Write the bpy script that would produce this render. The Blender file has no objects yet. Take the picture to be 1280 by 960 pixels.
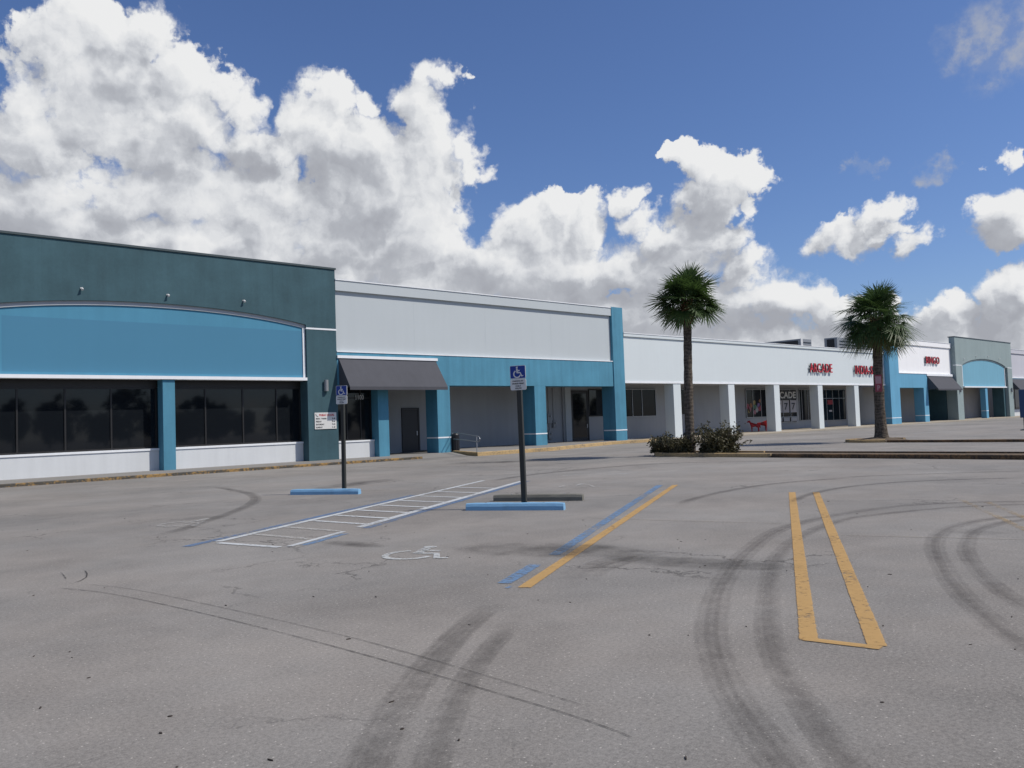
import bpy, bmesh, math, random
from mathutils import Vector, Matrix
R = math.radians
random.seed(7)
scene = bpy.context.scene
col = scene.collection

# ------------------------------------------------------------------ camera
F_PX, PITCH, ROLL, YAW, EYE = 1029.0, R(2.669), R(2.017), R(47.687), 1.6
c_, s_ = math.cos, math.sin
fh = Vector((c_(YAW), s_(YAW), 0)); rt = Vector((s_(YAW), -c_(YAW), 0)); up = Vector((0, 0, 1))
fw = fh * c_(PITCH) + up * s_(PITCH); uu = -fh * s_(PITCH) + up * c_(PITCH)
rr = rt * c_(ROLL) - uu * s_(ROLL); u2 = rt * s_(ROLL) + uu * c_(ROLL)
cam_d = bpy.data.cameras.new('camera'); cam = bpy.data.objects.new('camera', cam_d); col.objects.link(cam)
M = Matrix.Identity(4)
for i in range(3):
    M[i][0], M[i][1], M[i][2] = rr[i], u2[i], -fw[i]
M[2][3] = EYE
cam.matrix_world = M
cam_d.sensor_fit = 'HORIZONTAL'; cam_d.sensor_width = 36.0; cam_d.lens = F_PX / 1280 * 36.0
cam_d.clip_start = 0.05; cam_d.clip_end = 3000
scene.camera = cam

# ------------------------------------------------------------------ node helpers
class NT:
    def __init__(s, tree): s.t = tree
    def n(s, typ, ins=None, **kw):
        nd = s.t.nodes.new(typ)
        for k, v in kw.items(): setattr(nd, k, v)
        for k, v in (ins or {}).items(): s.set(nd.inputs[k], v)
        return nd
    def set(s, sock, v):
        if isinstance(v, bpy.types.NodeSocket): s.t.links.new(v, sock)
        else: sock.default_value = v
    def m(s, op, a, b=None, c=None, clamp=False):
        nd = s.n('ShaderNodeMath', operation=op, use_clamp=clamp)
        for i, v in enumerate((a, b, c)):
            if v is not None: s.set(nd.inputs[i], v)
        return nd.outputs[0]
    def v(s, op, a, b=None, c=None, out=0):
        nd = s.n('ShaderNodeVectorMath', operation=op)
        for i, v in enumerate((a, b, c)):
            if v is not None: s.set(nd.inputs[i], v)
        return nd.outputs[out]
    def mix(s, f, a, b, mode='MIX'):
        nd = s.n('ShaderNodeMix', data_type='RGBA', blend_type=mode)
        s.set(nd.inputs[0], f)
        for i, v in ((6, a), (7, b)):
            if isinstance(v, tuple) and len(v) == 3: v = (*v, 1)
            s.set(nd.inputs[i], v)
        return nd.outputs[2]
    def ramp(s, x, lo, hi, a=0.0, b=1.0):
        nd = s.n('ShaderNodeMapRange', interpolation_type='SMOOTHSTEP')
        for k, v in zip((0, 1, 2, 3, 4), (x, lo, hi, a, b)): s.set(nd.inputs[k], v)
        return nd.outputs[0]
    def noise(s, vec, scale, detail=3.0, rough=.5, dims='3D', out=0, dist=0.0):
        nd = s.n('ShaderNodeTexNoise', noise_dimensions=dims)
        s.set(nd.inputs['Vector'], vec)
        nd.inputs['Scale'].default_value = scale; nd.inputs['Detail'].default_value = detail
        nd.inputs['Roughness'].default_value = rough; nd.inputs['Distortion'].default_value = dist
        return nd.outputs[out]

def new_mat(name):
    m = bpy.data.materials.new(name); m.use_nodes = True
    t = NT(m.node_tree); b = m.node_tree.nodes['Principled BSDF']
    return m, t, b

def pos(t, sc=(1, 1, 1)):
    g = t.n('ShaderNodeNewGeometry').outputs['Position']
    return t.v('MULTIPLY', g, sc) if sc != (1, 1, 1) else g

def paint(name, c, rough=.75, var=.10, streak=.16, bump=.06, grime=.0):
    """painted stucco: mottled colour, faint vertical weather streaks, fine bump"""
    m, t, b = new_mat(name)
    p = pos(t)
    n1 = t.noise(p, .55, 5, .6)
    n2 = t.noise(pos(t, (1.7, 1.7, .12)), 1.6, 4, .6)
    n3 = t.noise(p, 9, 4, .6)
    f = t.m('ADD', t.m('MULTIPLY', t.m('SUBTRACT', n1, .5), var * 3.2), t.m('MULTIPLY', t.m('SUBTRACT', n2, .5), streak * 3.2))
    f = t.m('ADD', f, t.m('MULTIPLY', t.m('SUBTRACT', n3, .5), var * .8))
    f = t.m('ADD', f, 1.0)
    colr = t.v('SCALE', (c[0], c[1], c[2])); t.set(colr.node.inputs['Scale'], f)
    if grime:
        g = t.ramp(t.noise(pos(t, (2.2, 2.2, .25)), 1.1, 5, .65), .55, .75, 0, grime)
        colr = t.mix(g, colr, (c[0] * .45 + .02, c[1] * .45 + .02, c[2] * .45 + .02))
    t.set(b.inputs['Base Color'], colr)
    b.inputs['Roughness'].default_value = rough
    b.inputs['Specular IOR Level'].default_value = .25
    bp = t.n('ShaderNodeBump', {'Strength': bump, 'Distance': .02, 'Height': t.noise(p, 38, 4, .6)})
    t.set(b.inputs['Normal'], bp.outputs[0])
    return m

def plain(name, c, rough=.5, metal=0.0, spec=.4, var=.12):
    m, t, b = new_mat(name)
    n1 = t.noise(pos(t), 6, 4, .6)
    f = t.m('ADD', t.m('MULTIPLY', t.m('SUBTRACT', n1, .5), var * 2), 1.0)
    colr = t.v('SCALE', tuple(c)); t.set(colr.node.inputs['Scale'], f)
    t.set(b.inputs['Base Color'], colr)
    b.inputs['Roughness'].default_value = rough; b.inputs['Metallic'].default_value = metal
    b.inputs['Specular IOR Level'].default_value = spec
    return m

def glass(name, c=(.008, .010, .013), rough=.035, spec=.34):
    m, t, b = new_mat(name)
    t.set(b.inputs['Base Color'], (*c, 1))
    b.inputs['Roughness'].default_value = rough; b.inputs['IOR'].default_value = 1.5
    b.inputs['Specular IOR Level'].default_value = spec
    bp = t.n('ShaderNodeBump', {'Strength': .012, 'Distance': .05, 'Height': t.noise(pos(t), .9, 2, .5)})
    t.set(b.inputs['Normal'], bp.outputs[0])
    return m

def decal(name, c, lo, hi, scale=14.0, amax=1.0, rough=.8, stretch=None, var=.15):
    """thin worn layer on the asphalt: alpha = fade attribute x wear noise"""
    m, t, b = new_mat(name)
    p = pos(t)
    fade = t.n('ShaderNodeAttribute', attribute_name='fade').outputs['Fac']
    n = t.noise(p, scale, 6, .65)
    big = t.noise(p, .9, 3, .5)
    n = t.m('ADD', t.m('MULTIPLY', n, .65), t.m('MULTIPLY', big, .35))
    grit = t.noise(p, 170, 2, .6)
    n = t.m('ADD', n, t.m('MULTIPLY', t.m('SUBTRACT', grit, .5), .25))
    thr = t.m('ADD', n, t.m('MULTIPLY', t.m('SUBTRACT', fade, 1.0), .6))
    a = t.m('MULTIPLY', t.ramp(thr, lo, hi), t.m('MULTIPLY', fade, amax), clamp=True)
    f = t.m('ADD', t.m('MULTIPLY', t.m('SUBTRACT', t.noise(p, 5, 5, .65), .5), var * 2), 1.0)
    colr = t.v('SCALE', tuple(c)); t.set(colr.node.inputs['Scale'], f)
    t.set(b.inputs['Base Color'], colr); t.set(b.inputs['Alpha'], a)
    b.inputs['Roughness'].default_value = rough; b.inputs['Specular IOR Level'].default_value = .2
    return m

# ------------------------------------------------------------------ mesh helpers
class MB:
    def __init__(s): s.v = []; s.f = []; s.fade = []
    def add(s, verts, faces, fade=None):
        o = len(s.v); s.v += [tuple(q) for q in verts]; s.f += [tuple(i + o for i in fc) for fc in faces]
        s.fade += list(fade) if fade is not None else [1.0] * len(verts)
        return s
    def box(s, x0, x1, y0, y1, z0, z1):
        return s.add([(x0, y0, z0), (x1, y0, z0), (x1, y1, z0), (x0, y1, z0), (x0, y0, z1), (x1, y0, z1), (x1, y1, z1), (x0, y1, z1)],
                     [(0, 3, 2, 1), (4, 5, 6, 7), (0, 1, 5, 4), (1, 2, 6, 5), (2, 3, 7, 6), (3, 0, 4, 7)])
    def prism(s, pts, y0, y1):
        """polygon in XZ extruded along Y"""
        n = len(pts); v = [(x, y0, z) for x, z in pts] + [(x, y1, z) for x, z in pts]
        f = [tuple(range(n)), tuple(range(2 * n - 1, n - 1, -1))] + [(i, i + n, (i + 1) % n + n, (i + 1) % n) for i in range(n)]
        return s.add(v, f)
    def slab(s, pts, z0, z1):
        n = len(pts); v = [(x, y, z0) for x, y in pts] + [(x, y, z1) for x, y in pts]
        f = [tuple(range(n - 1, -1, -1)), tuple(range(n, 2 * n))] + [(i, (i + 1) % n, (i + 1) % n + n, i + n) for i in range(n)]
        return s.add(v, f)
    def tube(s, pts, rad, n=10, caps=True):
        rings = []
        for i, q in enumerate(pts):
            q = Vector(q); a = Vector(pts[max(0, i - 1)]); b = Vector(pts[min(len(pts) - 1, i + 1)])
            d = (b - a).normalized(); x = d.orthogonal().normalized() if abs(d.z) > .9 else d.cross(Vector((0, 0, 1))).normalized(); y = d.cross(x)
            r = rad[i] if isinstance(rad, (list, tuple)) else rad
            rings.append([q + (x * c_(2 * math.pi * k / n) + y * s_(2 * math.pi * k / n)) * r for k in range(n)])
        v = [w for rg in rings for w in rg]; f = []
        for i in range(len(pts) - 1):
            for k in range(n):
                f.append((i * n + k, i * n + (k + 1) % n, (i + 1) * n + (k + 1) % n, (i + 1) * n + k))
        if caps: f += [tuple(range(n - 1, -1, -1)), tuple(range((len(pts) - 1) * n, len(pts) * n))]
        return s.add(v, f)
    def build(s, name, mat, parent=None, smooth=False, bevel=0.0):
        me = bpy.data.meshes.new(name)
        o = parent
        off = Vector((0, 0, 0)); q = o
        while q is not None: off += q.location; q = q.parent
        me.from_pydata([tuple(Vector(w) - (off if not LOCAL[0] else Vector((0, 0, 0)))) for w in s.v], [], s.f)
        if any(abs(k - 1) > 1e-6 for k in s.fade) or 'fade' in FORCE:
            at = me.attributes.new('fade', 'FLOAT', 'POINT'); at.data.foreach_set('value', s.fade)
        me.materials.append(mat)
        if smooth: me.polygons.foreach_set('use_smooth', [True] * len(me.polygons))
        bm = bmesh.new(); bm.from_mesh(me); bmesh.ops.recalc_face_normals(bm, faces=bm.faces[:]); bm.to_mesh(me); bm.free()
        ob = bpy.data.objects.new(name, me); col.objects.link(ob); ob.parent = parent
        if bevel:
            bv = ob.modifiers.new('bevel', 'BEVEL'); bv.width = bevel; bv.segments = 2; bv.limit_method = 'ANGLE'
        return ob
LOCAL = [False]; FORCE = set()

def tag(o, label, cat=None, group=None, kind=None):
    o['label'] = label
    if cat: o['category'] = cat
    if group: o['group'] = group
    if kind: o['kind'] = kind
    return o
def empty(name, loc, label, cat, group=None, rz=0.0):
    o = bpy.data.objects.new(name, None); col.objects.link(o); o.location = loc; o.rotation_euler.z = rz
    o.empty_display_size = .2
    return tag(o, label, cat, group)

def text_into(mb, s, x, z, w, h, y0, depth, bold=.0, space=1.0):
    """letters in the XZ plane facing -Y, scaled into a w x h box whose lower left corner is (x, z); front face at y0"""
    cu = bpy.data.curves.new('lettering', 'FONT'); cu.body = s; cu.size = 1.0; cu.offset = bold; cu.extrude = .1; cu.resolution_u = 3; cu.space_character = space
    ob = bpy.data.objects.new('lettering', cu); col.objects.link(ob)
    dg = bpy.context.evaluated_depsgraph_get(); dg.update()
    me = bpy.data.meshes.new_from_object(ob.evaluated_get(dg))
    xs = [v.co.x for v in me.vertices]; ys = [v.co.y for v in me.vertices]
    x0, x1, a0, a1 = min(xs), max(xs), min(ys), max(ys)
    sx = w / (x1 - x0); sz = h / (a1 - a0)
    mb.add([(x + (v.co.x - x0) * sx, y0 + depth * (.1 - v.co.z) / .2, z + (v.co.y - a0) * sz) for v in me.vertices], [tuple(p.vertices) for p in me.polygons])
    bpy.data.objects.remove(ob); bpy.data.curves.remove(cu); bpy.data.meshes.remove(me)

# ------------------------------------------------------------------ materials
MT = dict(
 teal=paint('teal_stucco', (.046, .098, .118), var=.26, streak=.12, grime=.10),
 sage=paint('sage_stucco', (.262, .325, .325), var=.06, streak=.08),
 signblue=paint('sign_panel_blue', (.072, .24, .36), var=.07, streak=.06),
 patch=paint('repainted_blue', (.065, .205, .318), var=.02, streak=.01),
 signblue_b=paint('light_panel_blue', (.165, .37, .48), var=.05, streak=.06),
 blue=paint('column_blue', (.076, .235, .335), var=.16, streak=.20, grime=.10),
 skyblue=paint('brighter_column_blue', (.125, .335, .49), var=.08, streak=.10),
 wallgrey=paint('grey_white_stucco', (.47, .51, .525), var=.022, streak=.018),
 wallwhite=paint('white_stucco', (.60, .65, .66), var=.02, streak=.02),
 wallbright=paint('bright_white_stucco', (.84, .84, .84), var=.02, streak=.03),
 walllilac=paint('lilac_grey_stucco', (.50, .50, .54), var=.04, streak=.05),
 trim=paint('white_trim', (.76, .78, .80), var=.04, streak=.05),
 greytrim=paint('grey_arch_trim', (.40, .43, .46), var=.04, streak=.05),
 knee=paint('knee_wall_white', (.60, .62, .63), var=.04, streak=.06),
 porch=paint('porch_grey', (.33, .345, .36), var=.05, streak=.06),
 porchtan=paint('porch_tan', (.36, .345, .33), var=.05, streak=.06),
 ceiling=paint('porch_ceiling', (.42, .43, .45), var=.05, streak=.0),
 coping=plain('dark_coping', (.05, .07, .075), .5),
 awning=paint('charcoal_awning', (.072, .074, .085), .85, .06, .08, .02),
 frame=plain('dark_bronze_frame', (.028, .027, .027), .4, .3),
 alu=plain('aluminium_frame', (.36, .37, .38), .4, .6),
 glass=glass('dark_glass'), glassb=glass('store_glass', (.010, .012, .016), .05, .12),
 door=plain('dark_door', (.022, .022, .025), .4),
 black=plain('black_plastic', (.012, .013, .017), .45),
 steel=plain('galvanised_steel', (.38, .39, .40), .42, .7),
 metalgrey=plain('grey_metal', (.27, .28, .29), .5, .3),
 roof=plain('roof_membrane', (.35, .35, .34), .9),
 white=plain('white_plastic', (.62, .62, .61), .5),
 plate=plain('white_sign_plate', (.62, .62, .60), .45, var=.06),
 ada=plain('handicap_blue', (.006, .035, .24), .4, var=.06),
 ink=plain('black_ink', (.02, .02, .025), .6), red=plain('sign_red', (.42, .012, .02), .4),
 redside=plain('red_letter', (.50, .012, .025), .35), chair=plain('red_metal', (.30, .010, .014), .4),
 post=plain('sign_post_brown', (.028, .030, .026), .6),
 stopblue=paint('wheel_stop_blue', (.20, .39, .58), .7, .12, .06, .15, grime=.35),
 stopgrey=paint('wheel_stop_concrete', (.17, .165, .14), .85, .25, .15, .3, grime=.5),
)
def kerb_mat(name, c, worn, lo, hi):
    m, t, b = new_mat(name); p = pos(t)
    n = t.m('ADD', t.m('MULTIPLY', t.noise(p, 1.3, 5, .65), .55), t.m('MULTIPLY', t.noise(p, 14, 4, .6), .45))
    k = t.ramp(n, lo, hi)
    g = t.noise(p, 7, 5, .65)
    cc = t.mix(k, t.mix(g, tuple(q * .5 for q in worn), tuple(q * 1.4 for q in worn)), t.mix(g, tuple(q * .75 for q in c), tuple(q * 1.15 for q in c)))
    t.set(b.inputs['Base Color'], cc); b.inputs['Roughness'].default_value = .85; b.inputs['Specular IOR Level'].default_value = .2
    bp = t.n('ShaderNodeBump', {'Strength': .35, 'Distance': .02, 'Height': t.noise(p, 24, 5, .65)}); t.set(b.inputs['Normal'], bp.outputs[0])
    return m
MT['kerbworn'] = kerb_mat('worn_yellow_kerb', (.32, .20, .075), (.085, .08, .07), .47, .58)
MT['kerbtan'] = kerb_mat('tan_yellow_kerb', (.48, .34, .17), (.24, .19, .13), .36, .54)
MT['kerbbrown'] = kerb_mat('brown_worn_kerb', (.20, .12, .06), (.07, .055, .04), .42, .60)
MT['walk'] = paint('sidewalk_concrete', (.23, .22, .205), .9, .12, .0, .12)
MT['walktan'] = paint('tan_sidewalk_concrete', (.34, .30, .24), .9, .12, .0, .12)
MT['soil'] = paint('dry_soil', (.13, .10, .07), .95, .35, .0, .5)

def asphalt():
    m, t, b = new_mat('worn_asphalt'); p = pos(t)
    big = t.noise(p, .10, 5, .6); mid = t.noise(p, .55, 6, .62, dist=.4); fine = t.noise(p, 3.2, 6, .7)
    sweep = t.noise(pos(t, (.35, 1.3, 1)), .22, 5, .6)
    f = t.m('ADD', t.m('MULTIPLY', t.m('SUBTRACT', big, .5), .75), t.m('MULTIPLY', t.m('SUBTRACT', mid, .5), .62))
    f = t.m('ADD', f, t.m('MULTIPLY', t.m('SUBTRACT', fine, .5), .22))
    f = t.m('ADD', f, t.m('MULTIPLY', t.m('SUBTRACT', sweep, .5), .55))
    grit = t.noise(p, 38, 4, .75); grit2 = t.noise(p, 110, 3, .75)
    f = t.m('ADD', f, t.m('MULTIPLY', t.m('SUBTRACT', grit, .5), 1.3))
    f = t.m('ADD', f, t.m('MULTIPLY', t.m('SUBTRACT', grit2, .5), 1.1))
    f = t.m('MAXIMUM', t.m('ADD', f, 1.0), .25)
    hue = t.noise(p, .3, 4, .6)
    base = t.mix(t.ramp(hue, .35, .65), (.232, .214, .192), (.224, .213, .196))
    c = t.v('SCALE', base); t.set(c.node.inputs['Scale'], f)
    # pale aggregate chips
    vor = t.n('ShaderNodeTexVoronoi', {'Vector': p, 'Scale': 30.0, 'Randomness': 1.0}); 
    chip = t.m('MULTIPLY', t.m('LESS_THAN', vor.outputs['Distance'], .16), t.m('GREATER_THAN', t.n('ShaderNodeSeparateColor', {0: vor.outputs['Color']}).outputs[0], .72))
    c = t.mix(t.m('MULTIPLY', chip, .7), c, (.50, .47, .42))
    # hairline cracks
    wp = t.v('ADD', p, t.v('SCALE', t.v('SUBTRACT', t.noise(p, 1.4, 5, .65, out=1), (.5, .5, .5)))); t.set(wp.node.inputs[1].links[0].from_node.inputs['Scale'], .9)
    ce = t.n('ShaderNodeTexVoronoi', {'Vector': wp, 'Scale': .38}, feature='DISTANCE_TO_EDGE').outputs['Distance']
    ck = t.m('MULTIPLY', t.ramp(ce, .002, .009, 1, 0), t.ramp(t.noise(p, .28, 3, .5), .49, .62))
    c = t.mix(t.m('MULTIPLY', ck, .6), c, (.05, .047, .043))
    # oil spots
    sp = t.n('ShaderNodeTexVoronoi', {'Vector': t.v('ADD', p, (3.1, 8.2, 0)), 'Scale': .33})
    spot = t.m('MULTIPLY', t.ramp(t.m('ADD', sp.outputs['Distance'], t.m('MULTIPLY', t.noise(p, 5, 4, .6), .25)), .17, .30, 1, 0), t.m('GREATER_THAN', t.n('ShaderNodeSeparateColor', {0: sp.outputs['Color']}).outputs[1], .74))
    c = t.mix(t.m('MULTIPLY', spot, .35), c, (.07, .066, .06))
    t.set(b.inputs['Base Color'], c); b.inputs['Roughness'].default_value = .88; b.inputs['Specular IOR Level'].default_value = .25
    hgt = t.m('ADD', t.m('MULTIPLY', grit, .6), t.m('ADD', t.m('MULTIPLY', grit2, .4), t.m('MULTIPLY', ck, -1.5)))
    bp = t.n('ShaderNodeBump', {'Strength': .35, 'Distance': .012, 'Height': hgt}); t.set(b.inputs['Normal'], bp.outputs[0])
    return m
MT['asphalt'] = asphalt()
MT['pyellow'] = decal('worn_yellow_paint', (.47, .295, .115), .30, .48, amax=.86)
MT['pwhite'] = decal('worn_white_paint', (.52, .54, .53), .36, .56, amax=.80)
MT['phatch'] = decal('hatch_white_paint', (.54, .56, .56), .30, .52, amax=.88)
MT['pwhitefaint'] = decal('nearly_gone_white_paint', (.46, .45, .42), .36, .58, amax=.75)
MT['pblue'] = decal('worn_blue_paint', (.15, .26, .42), .37, .58, amax=.75)
MT['pbluefaint'] = decal('faded_blue_paint', (.13, .21, .35), .38, .56, amax=.72)
MT['pyellowfaint'] = decal('faded_yellow_paint', (.40, .29, .15), .44, .60, amax=.55)
MT['tyre'] = decal('tyre_rubber', (.060, .050, .046), .08, .70, 6, amax=.38)
MT['tyrefaint'] = decal('faint_tyre_rubber', (.07, .063, .058), .06, .60, 7, amax=.40)
MT['tyreline'] = decal('thin_skid_rubber', (.035, .032, .03), .22, .50, 12, amax=.75)
MT['stain'] = decal('oily_stain', (.06, .055, .05), .22, .70, 2.2, amax=.62)
MT['seam'] = decal('pale_pavement_seam', (.36, .33, .28), .36, .52, amax=.6)
# ------------------------------------------------------------------ ground and markings
def struct(o, label): return tag(o, label, None, None, 'structure')
g = MB(); g.add([(-500, -500, 0), (700, -500, 0), (700, 600, 0), (-500, 600, 0)], [(0, 1, 2, 3)])
struct(g.build('parking_lot', MT['asphalt']), 'worn grey asphalt parking lot in front of the stores')

def smooth_path(pts, step=.18):
    P = [Vector((a, b)) for a, b in pts]; out = []
    for i in range(len(P) - 1):
        p0 = P[max(0, i - 1)]; p1 = P[i]; p2 = P[i + 1]; p3 = P[min(len(P) - 1, i + 2)]
        n = max(2, int((p2 - p1).length / step))
        for k in range(n):
            t = k / n
            out.append(.5 * ((2 * p1) + (p2 - p0) * t + (2 * p0 - 5 * p1 + 4 * p2 - p3) * t * t + (3 * p1 - p0 - 3 * p2 + p3) * t ** 3))
    out.append(P[-1]); return out
def strip(mb, pts, w, z, prof=((-1, 0), (-.72, 1), (0, .85), (.72, 1), (1, 0)), ends=.5, curve=True, jitter=0.0):
    P = smooth_path(pts) if curve else [Vector(q) for q in pts]
    L = [0]
    for i in range(1, len(P)): L.append(L[-1] + (P[i] - P[i - 1]).length)
    n = len(prof); v = []; f = []; fd = []
    for i, q in enumerate(P):
        d = (P[min(i + 1, len(P) - 1)] - P[max(i - 1, 0)]).normalized(); nr = Vector((-d.y, d.x))
        e = 1.0 if ends <= 0 else min(1, L[i] / ends, (L[-1] - L[i]) / ends)
        for a, k in prof:
            ww = w / 2 * (1 + jitter * math.sin(L[i] * 2.3 + a))
            r = q + nr * a * ww; v.append((r.x, r.y, z)); fd.append(k * max(0, e))
    for i in range(len(P) - 1):
        for k in range(n - 1): f.append((i * n + k, i * n + k + 1, (i + 1) * n + k + 1, (i + 1) * n + k))
    mb.add(v, f, fd)
FORCE.add('fade')
TR = [  # polyline, width
 ('tyre', [(1.0, -.2), (2.6, 1.2), (3.42, 2.02), (3.74, 2.38), (4.19, 2.82), (4.85, 3.36), (5.46, 3.79), (6.29, 4.3), (7.06, 4.7), (8.41, 5.33), (10.1, 5.94), (11.29, 6.13), (12.47, 6.1), (13.79, 5.85), (14.63, 5.34), (15.38, 4.47), (16.5, 2.6)], .27, 'wide dark tyre track curving past the yellow stall lines, outer wheel'),
 ('tyre', [(1.3, -.4), (2.9, 1.1), (3.61, 1.81), (3.81, 1.99), (4.28, 2.41), (4.87, 2.9), (5.77, 3.49), (6.68, 4.02), (7.2, 4.31), (8.28, 4.86), (9.8, 5.43), (11.67, 5.77), (12.66, 5.62), (14.16, 5.02), (15.01, 4.2), (16, 2.6)], .22, 'wide dark tyre track curving past the yellow stall lines, inner wheel'),
 ('tyre', [(15, 1.2), (14.2, 3.1), (13.34, 3.89), (12.8, 4.16), (11.9, 4.27), (11.2, 4.2), (10.5, 4.02), (9.58, 3.67), (8.28, 3.08), (7.28, 2.54), (6.56, 2.09), (6.23, 1.86), (5, .9)], .24, 'dark looping tyre track at the right end of the stall row, outer wheel'),
 ('tyre', [(14.4, 1.4), (13.9, 2.9), (12.93, 3.77), (11.96, 3.93), (11.3, 3.88), (10.83, 3.76), (9.91, 3.48), (8.73, 2.96), (7.84, 2.48), (7.44, 2.21), (6.3, 1.4)], .21, 'dark looping tyre track at the right end of the stall row, inner wheel'),
 ('tyrefaint', [(5.6, 6.2), (5.24, 5.86), (4.24, 5.24), (3.54, 4.74), (2.73, 4.05), (2.11, 3.42), (1.5, 2.8), (.2, 1.6)], .27, 'broad faint tyre track running from the blue line to the foreground'),
 ('tyrefaint', [(5.2, 5.6), (4.41, 4.95), (3.39, 4.21), (2.76, 3.64), (2.32, 3.2), (1.7, 2.5), (.5, 1.2)], .20, 'faint tyre track beside the broader one in the foreground'),
 ('tyrefaint', [(8.9, 6.3), (7.3, 6.2), (6.2, 5.9), (5.5, 5.2)], .5, 'broad faint scuff below the yellow edge line'),
 ('tyreline', [(2.26, 10.08), (2.61, 9.1), (2.87, 7.55), (3.02, 6.34), (3.12, 5.33), (3.18, 4.53), (3.23, 3.65), (3.25, 3.24), (3.24, 2.83), (3.18, 2.5)], .036, 'thin dark skid line crossing the foreground asphalt'),
 ('tyreline', [(2.48, 10.16), (2.85, 9.12), (3.15, 7.16), (3.32, 5.68), (3.38, 4.72), (3.40, 3.83), (3.41, 3.0)], .026, 'thinner skid line above the longer one'),
 ('tyreline', [(2.26, 10.08), (2.51, 10.04), (2.74, 10.35), (2.86, 10.85), (2.87, 11.2)], .06, 'hooked end of a skid mark on the left asphalt'),
 ('tyreline', [(2.48, 10.16), (2.56, 10.5), (2.62, 10.9), (2.64, 11.2)], .05, 'short curl of skid mark on the left asphalt'),
 ('tyrefaint', [(11.5, 8.6), (12.97, 9.41), (15.57, 9.93), (17.72, 9.75), (20, 8.6)], .26, 'faint tyre track arcing in front of the palm island'),
 ('tyrefaint', [(12.6, 7.2), (14.42, 7.9), (16.35, 8.18), (18.01, 7.84), (19.28, 7.01), (21, 5)], .22, 'faint tyre track arcing behind the yellow stall lines'),
 ('tyrefaint', [(18, 9.6), (19.48, 9.22), (22.37, 6.46), (24, 4)], .2, 'faint tyre track near the brown kerb'),
 ('tyrefaint', [(4, 13), (5.5, 14.4), (8, 17.5), (9.3, 20.5), (10, 25)], .30, 'faint tyre track behind the left wheel stop'),
 ('tyrefaint', [(14, 17), (18, 18.2), (23, 17.5), (25.5, 13)], .4, 'faint tyre track between the stop and the palm island'),
]
for k, (mk, pts, w, lb) in enumerate(TR):
    mb = MB()
    rp = random.Random(k + 40)                      # every tread rib leaves its own streak
    pr = [(-1.15, 0), (-1, .35)] + [(-1 + 2 * (i + .5) / 13, (rp.uniform(.86, 1) if i % 3 else rp.uniform(.76, .94)) * (.72 + .28 * (1 - abs(i - 6) / 6))) for i in range(13)] + [(1, .35), (1.15, 0)] if w > .1 else ((-1, 0), (0, 1), (1, 0))
    strip(mb, pts, w, .0032 + .0003 * k, pr, 1.6 if w > .1 else .35, True, .06)
    struct(mb.build('tyre_mark', MT[mk]), lb)
def blob(name, mat, cx, cy, rx, ry, ang, z, label):
    mb = MB(); v = [(cx, cy, z)]; fd = [1.0]; f = []; n = 28
    for r_, k in ((.5, .8), (1, 0)):
        for i in range(n):
            a = 2 * math.pi * i / n; q = Vector((c_(a) * rx * r_, s_(a) * ry * r_)); q.rotate(Matrix.Rotation(ang, 2))
            v.append((cx + q.x, cy + q.y, z)); fd.append(k)
    for i in range(n):
        j = (i + 1) % n
        f.append((0, 1 + i, 1 + j)); f.append((1 + i, 1 + n + i, 1 + n + j, 1 + j))
    mb.add(v, f, fd); struct(mb.build(name, mat), label)
blob('oil_stain', MT['stain'], 7.25, 7.3, 2.3, .95, R(-68), 0.0086, 'dark oily stain between the wheelchair marking and the blue line')
blob('oil_stain', MT['stain'], 7.5, 5.4, 1.9, .55, R(-72), 0.0088, 'dark oily stain below the yellow edge line')
blob('oil_stain', MT['stain'], 6.0, 10.0, 1.1, .35, R(-75), 0.0090, 'dark smudge beside the hatched aisle end')
blob('oil_stain', MT['stain'], 12.5, 20.5, 3.0, 1.0, R(20), 0.0092, 'faint dark stain on the driving lane by the left stop')
blob('oil_stain', MT['stain'], 22.3, 25.2, 4.2, 1.2, R(-45), 0.0094, 'dark stain on the lane in front of the second kerb')

def line(name, mat, a, b, w, z, label, ends=.12):
    mb = MB(); a = Vector(a); b = Vector(b); n = max(3, int((b - a).length / .06))
    strip(mb, [a.lerp(b, i / n) for i in range(n + 1)], w, z, ((-1.08, 0), (-.74, 1), (.74, 1), (1.08, 0)), ends, False)
    return struct(mb.build(name, MT[mat]), label)
line('painted_line', 'pyellow', (5.36, 5.86), (15.9, 11.86), .16, .006, 'long yellow edge line beside the worn blue line')
line('painted_line', 'pblue', (5.37, 6.17), (6.5, 6.8), .19, .0064, 'near stub of the worn blue stall line')
line('painted_line', 'pblue', (6.9, 6.98), (15.7, 12.16), .19, .0064, 'long worn blue stall line beside the yellow line')
line('painted_line', 'pblue', (5.30, 6.14), (5.42, 5.93), .13, .0068, 'blue foot joining the stall line ends')
line('painted_line', 'pyellow', (5.36, 2.93), (15.36, 8.60), .155, .006, 'first yellow line of the open U shaped stall divider')
line('painted_line', 'pyellow', (5.50, 2.51), (15.55, 8.19), .155, .006, 'second yellow line of the open U shaped stall divider')
line('painted_line', 'pyellow', (5.425, 3.06), (5.56, 2.465), .11, .0064, 'yellow foot closing the U shaped stall divider', .03)
line('painted_line', 'pyellowfaint', (15.3, 5.42), (11.4, 3.17), .13, .006, 'faded yellow line at the right edge')
line('painted_line', 'pyellowfaint', (15.1, 4.95), (12.6, 3.5), .13, .006, 'second faded yellow line at the right edge')
line('pavement_seam', 'seam', (9.95, 9.12), (10.92, 6.2), .05, .0056, 'pale seam across the stall right of the yellow line')
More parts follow.
